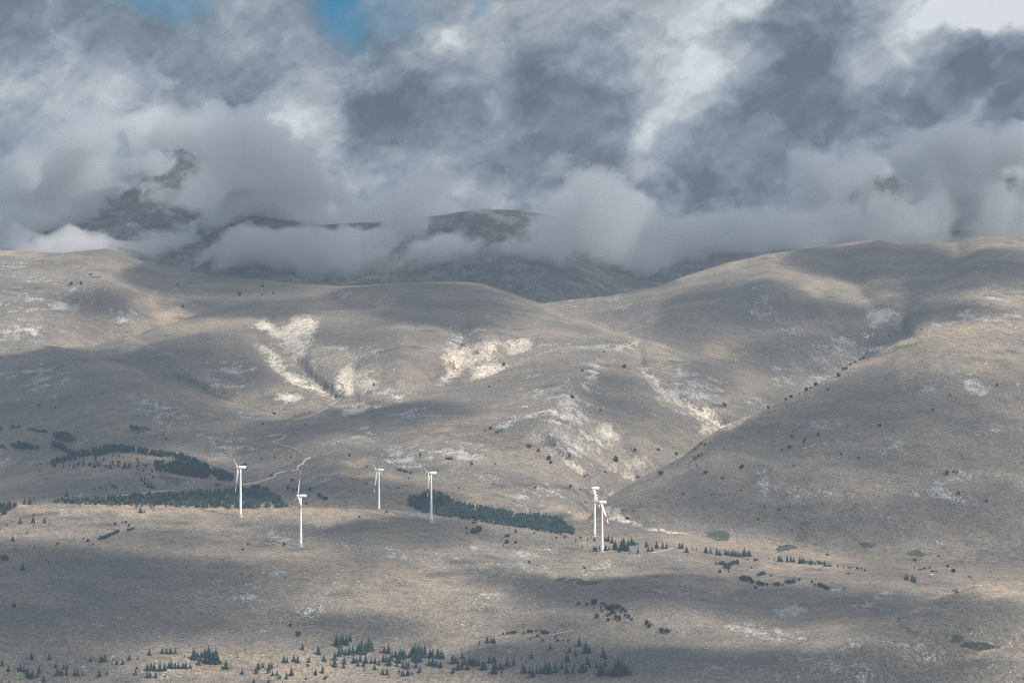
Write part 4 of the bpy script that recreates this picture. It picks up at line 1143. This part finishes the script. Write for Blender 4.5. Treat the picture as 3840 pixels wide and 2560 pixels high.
cluster('bush', q6, 'round dark bush', 'on the tan flat right of the white cattle', (1827, 233, 24), (1862, 268, 34, 1.2))
cluster('bush', q6, 'low bush', 'in the low thicket beside the white cattle', (1640, 250, 14, 2.4), (1668, 245, 16, 1.8), (1705, 240, 14, 1.6), (1725, 264, 16, 2.2), (1748, 265, 12, 1.4), (1598, 238, 16), (1540, 238, 8), (1975, 302, 14, 2.4), (2172, 318, 10, 2), (2120, 262, 10, 2), (1950, 235, 12), (1760, 158, 14), (1600, 182, 14, 2.2))
cluster('bush', q3, 'dark bush', 'dotted over the open face of the big right hill', (1822, 515, 40, 0.8), (1868, 500, 24), (1890, 512, 34, 0.7), (755, 260, 26), (843, 280, 24), (835, 300, 26), (738, 330, 28, 1.4), (765, 458, 18), (405, 472, 34), (155, 505, 26, 1.4), (285, 340, 16, 1.5), (1213, 402, 20, 1.5), (1092, 375, 14, 1.6), (1722, 75, 22), (935, 248, 30), (683, 348, 20), (2090, 698, 20, 1.3), (1900, 650, 26), (1360, 180, 22, 1.6), (272, 540, 16, 2), (565, 735, 12, 2.2), (522, 825, 16, 1.6), (665, 755, 12, 2.5), (718, 50, 14), (1255, 215, 14), (2148, 585, 14), (1193, 770, 8), (400, 627, 14, 1.8), (198, 652, 10, 1.8), (755, 898, 12, 1.8))
cluster('bush', q3, 'dark bush', 'low on the left rim of the big right hill', (125, 305, 22), (150, 310, 22), (85, 340, 14), (130, 385, 26), (110, 395, 28), (85, 410, 28), (98, 450, 12), (190, 300, 14), (2, 650, 20))
cluster('pine', m3, 'dark pine', 'along the skyline edge of the big right hill', (1072, 1032, 36), (1110, 990, 28), (1125, 985, 26), (1157, 952, 22), (1187, 940, 22), (1220, 920, 18), (1242, 912, 26), (920, 1095, 30), (880, 1115, 18), (850, 1132, 32), (805, 1152, 14), (745, 1182, 32), (712, 1200, 28), (588, 1255, 30), (1645, 712, 16), (1002, 1125, 14, 2))
cluster('pine', m3, 'lone dark pine', 'on the rocky slope above the long scree streak', (290, 1240, 36))
cluster('bush', m3, 'lone bush', 'beside pale rocks high on the big right hill', (2167, 1100, 26), (1843, 1165, 16, 1.3))
cluster('pine', m2, 'lone dark pine', 'on the crags of the rocky middle hill', (1660, 815, 26, 1.2), (1950, 790, 34), (1595, 998, 34), (1785, 1090, 18))
cluster('bush', m2, 'lone dark bush', 'at the edge of a white scar on the dome', (1120, 775, 28), (225, 912, 22), (833, 637, 22), (1810, 680, 12, 1.6))
cluster('bush', m2, 'dark bush', 'on the rough ground below the rocky middle hill', (1025, 1215, 30), (990, 1225, 16), (1075, 1238, 16, 2.4), (1715, 1100, 12, 2), (810, 912, 12), (1018, 922, 14, 1.6), (1088, 880, 10, 2), (1168, 884, 10))
cluster('bush', q2, 'dark bush', 'among the scree gullies left of the stream mouth', (1295, 330, 30, 1.3), (1430, 412, 38), (1445, 438, 28), (1360, 355, 22, 1.2), (1570, 388, 24), (1897, 425, 56, 0.75), (2025, 352, 26), (2183, 350, 28), (1680, 530, 18, 1.5), (1820, 498, 14, 1.6), (1700, 520, 14, 1.4))
cluster('bush', q2, 'dark bush', 'on the left slope above the dark pine plantation', (725, 410, 22), (742, 411, 26), (762, 410, 22), (897, 448, 28), (545, 388, 26), (1580, 602, 26), (465, 540, 10, 2), (1335, 605, 16, 1.4), (1190, 695, 12, 2), (1060, 442, 12, 1.6))
cluster('bush', q2, 'dark bush', 'in the crest thicket behind the turbines', (390, 486, 20, 1.2), (410, 490, 26), (430, 496, 26), (450, 500, 20, 1.4), (480, 506, 14, 1.6))
cluster('bush', q2, 'small bush', 'in the shaded hollow behind the turbines', (175, 465, 18), (55, 388, 24), (175, 578, 18), (395, 608, 10, 2), (810, 608, 10, 1.8))
cluster('bush', q2, 'dark bush', 'near the stream mouth below the big right hill', (2205, 515, 36, 1.2), (2310, 378, 26), (2045, 535, 22), (1975, 820, 22, 2.2), (1940, 760, 10, 3), (2015, 765, 10, 2.4))
cluster('pine', m1, 'dark pine', 'of the pair high on the rocky left slope', (488, 403, 28), (560, 403, 30))
cluster('pine', m1, 'dark pine', 'dotted over the misty slope left of the dome', (1225, 408, 24), (1648, 480, 36, 0.9), (1808, 420, 26), (1886, 468, 22), (1805, 472, 14), (1260, 558, 24), (1950, 412, 14), (622, 332, 16, 1.6), (535, 508, 12, 2))
cluster('bush', m1, 'dark bush', 'on the dark slope and gully below the dome', (2318, 1180, 28), (1888, 1292, 20, 1.4), (1810, 1365, 20), (2105, 1368, 16), (270, 1235, 18, 1.8), (380, 1250, 12, 2), (418, 1210, 10))
cluster('bush', q1, 'dark bush', 'in the flat thicket behind the left woods', (905, 195, 28, 1.3), (930, 200, 30, 1.2), (950, 203, 24, 1.4), (1020, 205, 14, 1.8), (1125, 242, 12, 2), (1075, 248, 10, 2), (1145, 268, 12, 2.4))
cluster('pine', q1, 'dark pine', 'beside the winding dirt road in the vale', (1803, 412, 20), (1890, 396, 14, 1.8), (2003, 398, 18), (1688, 450, 26, 1.2), (2013, 562, 28), (1985, 616, 30), (2022, 628, 30), (2135, 628, 32), (2045, 622, 26), (2110, 720, 22), (2200, 668, 36), (2220, 680, 36), (2240, 686, 34), (1865, 522, 14, 1.5), (1495, 588, 22, 1.6), (2030, 432, 12))
cluster('spruce', q1, 'small dark spruce', 'scattered on the open slope below the left woods', (275, 497, 20), (300, 545, 20), (320, 548, 14), (552, 512, 18), (525, 580, 22), (440, 465, 22), (1147, 580, 26), (1212, 535, 14), (170, 715, 50), (205, 715, 46), (235, 690, 34), (300, 675, 22), (460, 660, 44), (500, 670, 30), (585, 665, 20), (780, 605, 34), (800, 610, 30), (735, 620, 28), (690, 615, 26), (660, 615, 28), (640, 615, 24), (870, 605, 24), (720, 600, 20), (940, 505, 26), (960, 510, 26), (975, 560, 40), (1000, 580, 44), (1020, 600, 46), (1045, 605, 46), (1065, 605, 34), (1000, 545, 36), (1060, 545, 34), (1030, 520, 26), (985, 448, 28), (945, 420, 30), (1000, 455, 26), (1015, 448, 20), (1075, 425, 26), (850, 400, 24), (780, 385, 36, 1.2), (820, 390, 34), (650, 465, 44, 1.2), (620, 455, 40), (680, 460, 36), (760, 470, 40), (720, 468, 28), (860, 465, 40, 1.1), (885, 460, 30), (590, 470, 20), (510, 465, 40), (250, 455, 26), (280, 450, 26))

flat = []
for ci, (kind, q, noun, where, items) in enumerate(CL):
    pts = [(*q((it[0], it[1]))[0], it[2] / K, it[3] if len(it) > 3 else 1.0) for it in items]
    hs = [p[2] for p in pts]
    lab = [None] * len(pts)
    if len(pts) == 1:
        lab[0] = f'{noun} {where}'
    else:
        order = sorted(range(len(pts)), key=lambda i: -hs[i])
        xs = sorted(range(len(pts)), key=lambda i: pts[i][0])
        ys = sorted(range(len(pts)), key=lambda i: -pts[i][1])
        marks = [(order[0], 'tallest'), (xs[0], 'leftmost'), (xs[-1], 'rightmost'), (ys[0], 'lowest standing'), (ys[-1], 'highest standing'), (order[-1], 'smallest')]
        if len(pts) == 2:
            marks = [(xs[0], 'left'), (xs[1], 'right')]
        for i, w in marks:
            if lab[i] is None:
                lab[i] = f'{w} {noun} {where}'
        for i in range(len(pts)):
            if lab[i] is None:
                lab[i] = f'{noun} {where}'
    for p, l in zip(pts, lab):
        flat.append((kind, p, l, f'{noun} group {where}'))
con = sorted([f for f in flat if f[0] == 'spruce'], key=lambda f: -f[1][2])
keep, rest = con[:296], con[296:]
print('trees', len(flat), 'spruces', len(con), 'bushes', len([f for f in flat if f[0] == 'bush']), 'pines', len([f for f in flat if f[0] == 'pine']))
for f in flat:
    if len(f[2].split()) > 16:
        print('LONG', f[2])
for kind, p, l, g in keep + [f for f in flat if f[0] != 'spruce']:
    tree(kind, p[0], p[1], p[2], l, g, p[3])


def wood(name, label, spots, kind='spruce'):
    """many trees as one mass; spots: (x px, y px, h px, width)"""
    VV, FF, off = [], [], 0
    r = random.Random(len(spots))
    lib = [conifer_mesh(200 + k, 6, 6) for k in range(5)]
    lb2 = [bush_mesh(220 + k, 70) for k in range(3)]
    for x, y, hp, wd in spots:
        p, d, _ = hit(x, y)
        h = hp * d / F
        v, f = lib[r.randrange(5)] if r.random() < 0.75 else lb2[r.randrange(3)]
        a = r.uniform(0, 6.28)
        w = h * wd * r.uniform(0.95, 1.35)
        c, s = math.cos(a) * w, math.sin(a) * w
        q = np.stack([v[:, 0] * c - v[:, 1] * s, v[:, 0] * s + v[:, 1] * c, v[:, 2] * h], -1) + p + (0, 0, -0.03 * h)
        VV.append(q)
        FF.append(f + off)
        off += len(v)
    o = mesh_np(name, np.concatenate(VV), np.concatenate(FF), M_NEEDLE, smooth=False)
    props(o, label, 'forest', kind='stuff')
    return o


def fill(poly, n, h0, h1, seed):
    r = np.random.default_rng(seed)
    P_ = np.array(poly)
    out = []
    while len(out) < n:
        x = r.uniform(P_[:, 0].min(), P_[:, 0].max(), 400)
        y = r.uniform(P_[:, 1].min(), P_[:, 1].max(), 400)
        ok = inpoly(x, y, poly)
        for a, b in zip(x[ok], y[ok]):
            out.append((a, b, r.uniform(h0, h1), r.uniform(0.9, 1.2)))
            if len(out) >= n:
                break
    return out


if rest:
    wood('spruces', 'the smallest far off spruces dotted over the slopes', [(p[0], p[1], p[2], 1.0) for _, p, _, _ in rest])
wood('forest', 'long dark pine plantation on the slope behind the turbine ridge',
     fill(q2((452, 705), (480, 680), (550, 668), (570, 645), (630, 640), (700, 662), (800, 712), (830, 722), (950, 742), (1100, 768), (1200, 797), (1320, 795), (1450, 812), (1520, 832), (1590, 900), (1605, 925), (1500, 925), (1300, 890), (1100, 860), (800, 815), (640, 790), (560, 770), (480, 735)), 1000, 17, 25, 1))
W1 = fill(q1((350, 435), (380, 415), (550, 372), (560, 395), (480, 420), (380, 450)), 60, 13, 20, 2)
W1 += fill(q1((540, 370), (700, 335), (760, 325), (900, 332), (1050, 362), (1200, 375), (1330, 405), (1390, 440), (1340, 450), (1200, 405), (1000, 375), (850, 362), (760, 365), (700, 385), (560, 390)), 340, 15, 22, 3)
W1 += fill(q1((1050, 455), (1110, 440), (1170, 460), (1200, 440), (1280, 445), (1390, 440), (1440, 470), (1445, 530), (1400, 540), (1290, 530), (1150, 500), (1070, 490)), 260, 18, 26, 4)
W1 += fill(q1((1450, 500), (1480, 480), (1600, 530), (1612, 555), (1590, 565), (1500, 550)), 70, 16, 24, 5)
wood('forest', 'dark belt of trees along the crest of the left wooded hill', W1)
W2 = fill(q1((360, 705), (400, 695), (650, 690), (800, 672), (950, 660), (1250, 650), (1500, 625), (1650, 615), (1750, 600), (1830, 625), (1890, 665), (1980, 720), (1990, 740), (1830, 745), (1650, 750), (1300, 740), (1000, 730), (480, 715)), 900, 15, 24, 6)
wood('forest', 'low dark wood in the hollow just behind the left part of the turbine ridge', W2)
W3 = fill(q1((60, 310), (120, 300), (240, 325), (285, 340), (200, 345), (100, 335)), 90, 13, 20, 7) + fill(q1((350, 245), (400, 230), (470, 245), (545, 285), (480, 295), (400, 275)), 90, 13, 20, 8) + fill(q1((350, 310), (380, 300), (540, 380), (500, 385), (400, 340)), 80, 13, 20, 9) + fill(q1((-200, 200), (0, 185), (30, 215), (0, 230), (-200, 260)), 60, 14, 20, 10) + fill(q1((200, 205), (300, 212), (360, 235), (280, 225)), 26, 10, 15, 11) + fill(q1((-200, 300), (40, 320), (60, 335), (-200, 345)), 60, 10, 16, 12) + fill(q1((70, 185), (140, 180), (140, 195), (70, 200)), 10, 10, 15, 13)
wood('forest', 'patches of dark trees on the far left slope', W3)
wood('forest', 'dark tree group at the left edge on the turbine ridge', fill(q1((-250, 720), (0, 725), (60, 720), (120, 725), (100, 745), (50, 770), (30, 805), (-250, 830)), 150, 17, 26, 14))
W5 = fill(q1((330, 470), (480, 420), (700, 400), (900, 420), (1050, 460), (1050, 500), (800, 470), (560, 460), (340, 470)), 60, 11, 18, 15)
wood('forest', 'thinly spread young trees below the belt of trees on the left hill', W5)

# ------------------------------------------------------------------ dirt roads and paths
def resample(pts, step):
    out = []
    for (ax, ay), (bx, by) in zip(pts[:-1], pts[1:]):
        n = max(1, int(math.hypot(bx - ax, by - ay) / step))
        for k in range(n):
            out.append((ax + (bx - ax) * k / n, ay + (by - ay) * k / n))
    out.append(pts[-1])
    a = np.array(out)
    for _ in range(2):
        a[1:-1] = (a[:-2] + 2 * a[1:-1] + a[2:]) / 4
    return a


def road(name, label, pts, wpx, seed=0):
    a = resample(pts, 4.0)
    r = np.random.default_rng(seed + 3)
    V_, F_ = [], []
    for i, (x, y) in enumerate(a):
        p0, p1 = a[max(i - 1, 0)], a[min(i + 1, len(a) - 1)]
        t_ = np.array(p1) - np.array(p0)
        t_ /= np.linalg.norm(t_) + 1e-9
        nx, ny = -t_[1], t_[0]
        w = wpx * r.uniform(0.75, 1.25)
        for k in (-1, -0.33, 0.33, 1):
            p, d, _ = hit(x + nx * w * k, y + ny * w * k)
            up = 0.9 if abs(k) < 0.5 else 0.35
            V_.append((p[0], p[1] - 0.2, p[2] + up))
        if i:
            o = (i - 1) * 4
            for c in range(3):
                F_.append((o + c, o + c + 1, o + c + 5, o + c + 4))
    o = mesh_np(name, np.array(V_), np.array(F_), M_ROAD if name == 'dirt_road' else M_PATH)
    props(o, label, name.replace('_', ' '), kind='structure')


z1 = lambda *p: [(840 + x / 3.733, 1660 + y / 3.733) for x, y in p]
road('dirt_road', 'pale dirt road winding up the vale behind the turbines', z1((235, 592), (300, 580), (350, 572), (440, 562), (560, 525), (650, 500), (725, 470), (690, 448), (760, 424), (862, 399)), 2.6)
road('dirt_road', 'upper bend of the pale dirt road in the vale', z1((940, 393), (1010, 382), (1052, 368), (1012, 346), (1060, 312), (1120, 285), (1112, 255), (1150, 228), (1212, 210)), 3.2)
road('dirt_road', 'faint far stretch of dirt road climbing past the rocky knoll', z1((1170, 185), (1060, 150), (1045, 112), (1000, 92), (940, 70), (850, 45), (690, 2)), 1.5)
road('dirt_road', 'looping end of dirt road above the rocky knoll', q1((1870, 290), (1920, 278), (1972, 248), (1935, 236), (1845, 250)), 1.3)
road('dirt_path', 'thin pale path along the edge of the low wood', q1((770, 668), (950, 645), (1080, 632), (1200, 622)), 1.3)
road('dirt_path', 'short curved path by the dark trees on the far left slope', q1((520, 320), (560, 297), (607, 280), (590, 266), (570, 262)), 1.3)
road('dirt_path', 'thin streambed path leading up the gully below the dome', q1((1950, 180), (2020, 140), (2120, 120), (2240, 60), (2352, -10)), 1.2)
road('dirt_path', 'short pale path right of the paired turbines', q2((2140, 1052), (2200, 1045), (2285, 1022)), 0.7)
road('dirt_path', 'pale track past the round bushes above the bottom grove', q5((1270, 708), (1430, 700), (1520, 685), (1600, 665)), 0.6)
road('dirt_path', 'pale track over the right shoulder of the dome', m2((1870, 660), (1990, 635), (2030, 610), (2060, 590)), 1.6)


# ------------------------------------------------------------------ cattle, birds, twig
def skin_body(name, joints, edges, radii, mat, parent=None, sub=1):
    me = bpy.data.meshes.new(name)
    me.from_pydata(joints, edges, [])
    o = bpy.data.objects.new(name, me)
    C.objects.link(o)
    md = o.modifiers.new('skin', 'SKIN')
    for v, rr in zip(me.skin_vertices[0].data, radii):
        v.radius = rr if isinstance(rr, tuple) else (rr, rr)
    me.skin_vertices[0].data[0].use_root = True
    s = o.modifiers.new('sub', 'SUBSURF')
    s.levels = sub
    s.render_levels = sub
    dg = bpy.context.evaluated_depsgraph_get()
    me2 = bpy.data.meshes.new_from_object(o.evaluated_get(dg))
    bpy.data.objects.remove(o)
    me2.name = name
    me2.materials.clear()
    me2.materials.append(mat)
    me2.polygons.foreach_set('use_smooth', [True] * len(me2.polygons))
    o2 = bpy.data.objects.new(name, me2)
    C.objects.link(o2)
    if parent:
        o2.parent = parent
    return o2


def cow(name, x, y, yaw, graze, label):
    J = [(0.0, 0, 1.05), (0.65, 0, 1.10), (-0.70, 0, 1.12), (1.05, 0, 1.25 if not graze else 0.95), (1.35, 0, 1.45 if not graze else 0.55), (1.62, 0, 1.38 if not graze else 0.28)]
    R_ = [0.40, 0.38, 0.36, 0.20, 0.16, 0.10]
    E = [(0, 1), (0, 2), (1, 3), (3, 4), (4, 5)]
    for s in (-1, 1):
        b = len(J)
        J += [(0.72, 0.20 * s, 0.78), (0.70, 0.20 * s, 0.40), (0.74, 0.20 * s, 0.02)]
        R_ += [0.13, 0.075, 0.06]
        E += [(1, b), (b, b + 1), (b + 1, b + 2)]
        b = len(J)
        J += [(-0.72, 0.20 * s, 0.80), (-0.86, 0.20 * s, 0.42), (-0.78, 0.20 * s, 0.02)]
        R_ += [0.17, 0.075, 0.06]
        E += [(2, b), (b, b + 1), (b + 1, b + 2)]
    b = len(J)
    J += [(-1.05, 0, 1.20), (-1.12, 0, 0.62)]
    R_ += [0.06, 0.035]
    E += [(2, b), (b, b + 1)]
    o = skin_body(name, J, E, R_, M_COW)
    p, d, _ = hit(x, y)
    o.location = (p[0], p[1], p[2] - 0.03)
    o.rotation_euler = (0, 0, math.radians(yaw))
    props(o, label, 'cow', 'white cattle grazing on the tan flat')


cow('white_cow', 3490, 2156.5, 170, False, 'white cow standing at the left of the little herd, head raised')
cow('white_cow', 3494.5, 2157, 15, True, 'white cow grazing in the middle of the little herd')
cow('white_cow', 3499, 2156.5, 60, False, 'white cow standing at the right of the little herd')


def bird(x, y, d, wings, body, label):
    """wings / body: joints in photo px relative to (x, y); built as a skinned body with flat feathered wings"""
    s = d / F
    root = empty('crow', ((x - 1920) * s, d, (YH - y) * s))
    J = [(0, 0, 0)] + [(a * s, c * s, -b * s) for a, b, c in body]
    b = skin_body('body', J, [(i, i + 1) for i in range(len(J) - 1)], [0.07] + [0.055] * (len(J) - 2) + [0.02], M_BIRD, root)
    for w in wings:
        n = len(w)
        V_, F_ = [], []
        for i, (a, bb, c, wd) in enumerate(w):
            for e in (-1, 1):
                for th in (-0.012, 0.012):
                    V_.append((a * s + (0.4 * wd * s * e), c * s + th + 0.8 * wd * s * e, -bb * s + 0.35 * wd * s * e + th))
        for i in range(n - 1):
            o = i * 4
            for k, l in ((0, 1), (1, 3), (3, 2), (2, 0)):
                F_.append((o + k, o + l, o + 4 + l, o + 4 + k))
        F_ += [(0, 1, 3, 2), (4 * n - 4, 4 * n - 3, 4 * n - 1, 4 * n - 2)]
        poly_mesh('wing', V_, F_, M_BIRD, root)
    props(root, label, 'bird', 'crows flying low in front of the slope')


bird(2950, 2556, 1300, [[(0, -1, 0, 2.2), (0.6, -3, -2, 1.8), (1.8, -5, -4, 0.7)], [(-0.5, 0.2, 1, 1.4), (-2.5, -0.5, 4, 0.9), (-4.5, -1.4, 6, 0.4)]], [(2, 0.6, 0), (4, 1.0, 0), (5.2, 0.8, 0)], 'black crow with one wing raised at the bottom edge right of the middle')
bird(2554, 2551, 1300, [[(0.3, 0, 0, 1.2), (3.0, -2.0, -2, 1.0), (6.0, -4.2, -3, 0.5)], [(-0.3, 0, 0, 1.0), (-3.0, -1.8, 3, 0.7), (-5.5, -3.8, 5, 0.3)]], [(0.8, 0.3, 0), (1.4, 0.4, 0.5)], 'black crow gliding with both wings in a flat V at the bottom edge')


def twig():
    d = 160.0
    s = d / F
    J, E, R_ = [(0, 0, 0)], [], [0.012]
    for (a, b), par, rr in (((3, -5), 0, 0.011), ((8, -9), 1, 0.009), ((-4, -14), 1, 0.010), ((-8, -24), 3, 0.010), ((-2, -27), 4, 0.008), ((4, -29.5), 5, 0.005), ((1, 0), 0, 0.01)):
        J.append((a * s, random.uniform(-0.02, 0.02), -b * s))
        E.append((par, len(J) - 1))
        R_.append(rr)
    J.append((-10 * s, 0, -40 * s)); E.append((0, len(J) - 1)); R_.append(0.016)
    J.append((-30 * s, 0.05, -260 * s)); E.append((len(J) - 2, len(J) - 1)); R_.append(0.03)
    o = skin_body('twig', J, E, R_, M_TWIG)
    o.location = ((12 - 1920) * s, d, (YH - 2573) * s)
    props(o, 'dark twig tip poking into the lower left corner', 'twig')


twig()


# ------------------------------------------------------------------ low cloud wrapped round the mountain, and the hazy air
def closed_box(name, x0, x1, y0, y1, z0, z1, mat):
    V_ = [(x, y, z) for z in (z0, z1) for y in (y0, y1) for x in (x0, x1)]
    F_ = [(0, 2, 3, 1), (4, 5, 7, 6), (0, 1, 5, 4), (2, 6, 7, 3), (0, 4, 6, 2), (1, 3, 7, 5)]
    return poly_mesh(name, V_, F_, mat, smooth=False)


def fog_material():
    m, t, out = new_mat('low_cloud')
    geo = t.n('ShaderNodeTexCoord')
    P = geo.outputs['Object']
    s = t.n('ShaderNodeSeparateXYZ')
    t.put(s.inputs[0], P)
    X, Y, Z = s.outputs
    w = t.v('SUBTRACT', t.noise(t.v('MULTIPLY', P, (1, 0.35, 1)), 0.0048, 4, 0.58, col=True), (0.5, 0.5, 0.5))
    Pw = t.v('MULTIPLY_ADD', w, (240, 240, 150), P)
    sq = t.v('MULTIPLY', Pw, (1, 0.3, 1.35))
    n = t.noise(sq, 0.0066, 7, 0.62)
    sw = t.n('ShaderNodeSeparateXYZ')
    t.put(sw.inputs[0], Pw)
    top = None
    for bx_, bw_, bh_ in ((-610.0, 330.0, 130.0), (690.0, 260.0, 110.0), (960.0, 190.0, 130.0)):
        e = t.rng(t.m('ABSOLUTE', t.m('SUBTRACT', sw.outputs[0], bx_)), 0.3 * bw_, bw_, bh_, 0.0)
        top = e if top is None else t.m('MAXIMUM', top, e)
    zz = t.m('SUBTRACT', sw.outputs[2], top)
    base = t.m('ADD', t.rng(sw.outputs[2], 400.0, 450.0, 0.0, 0.46, smooth=False), t.rng(zz, 535.0, 700.0, 0.0, -1.5, smooth=False))
    cov = t.m('ADD', base, t.m('MULTIPLY_ADD', n, 4.0, -2.0))
    gaps = None
    D0 = 8700.0
    for gx, gy, rx, ry, a in GAPS:
        cx_, cz_ = (gx - 1920) / F * D0, (YH - gy) / F * D0
        e = t.v('MULTIPLY_ADD', Pw, (F / D0 / rx, 0, F / D0 / ry), (-cx_ * F / D0 / rx, 0, -cz_ * F / D0 / ry))
        g = t.rng(t.m('ADD', t.v('LENGTH', e), t.m('MULTIPLY_ADD', n, 2.4, -1.2)), 0.30, 1.35, a * 1.5, 0.0)
        gaps = g if gaps is None else t.m('MAXIMUM', gaps, g)
    cov = t.m('SUBTRACT', cov, gaps)
    # the bank starts behind the far crests, but spills forward over the saddle left of the dome
    front = t.rng(t.m('ABSOLUTE', t.m('ADD', sw.outputs[0], 330.0)), 430.0, 640.0, 8010.0, 8480.0)
    cov = t.m('SUBTRACT', cov, t.rng(t.m('SUBTRACT', sw.outputs[1], front), 0.0, 160.0, 1.6, 0.0))
    den = t.m('MULTIPLY', t.rng(cov, 0.0, 0.6, smooth=False), 0.02)
    vs_ = t.n('ShaderNodeVolumeScatter')
    vs_.inputs['Color'].default_value = (0.97, 0.98, 1.0, 1)
    vs_.inputs['Anisotropy'].default_value = 0.15
    t.put(vs_.inputs['Density'], den)
    m.node_tree.links.new(vs_.outputs[0], out.inputs['Volume'])
    m.cycles.volume_step_rate = 0.35
    return m


GAPS = [(500, 800, 190, 130, 1.3), (640, 690, 220, 140, 1.25), (300, 905, 260, 75, 1.5), (1050, 880, 320, 90, 1.1), (1790, 885, 230, 95, 0.85), (2000, 800, 200, 60, 0.8), (3350, 690, 110, 95, 1.1), (1390, 720, 60, 70, 0.5), (3830, 620, 90, 90, 1.0)]
fog = closed_box('fog', -1900, 1900, 7960, 9800, 385, 900, fog_material())
props(fog, 'bank of low grey fog and cloud wrapped round the mountain', 'fog', kind='stuff')

mh, t, out = new_mat('hazy_air')
pv_ = t.n('ShaderNodeVolumePrincipled')
pv_.inputs['Color'].default_value = (0.62, 0.81, 1.0, 1)
pv_.inputs['Density'].default_value = 2.7e-5
pv_.inputs['Anisotropy'].default_value = 0.1
mh.node_tree.links.new(pv_.outputs[0], out.inputs['Volume'])
lo = float(PZ.min()) - 1.0
hi = max(float(PZ.max()), 960.0) + 5.0
xw = float(np.abs(PX).max()) + 5.0
hz = closed_box('haze', -xw, xw, -50.0, float(PY.max()) + 20.0, lo, hi, mh)
props(hz, 'thin blue haze in the air over the whole valley', 'haze', kind='stuff')
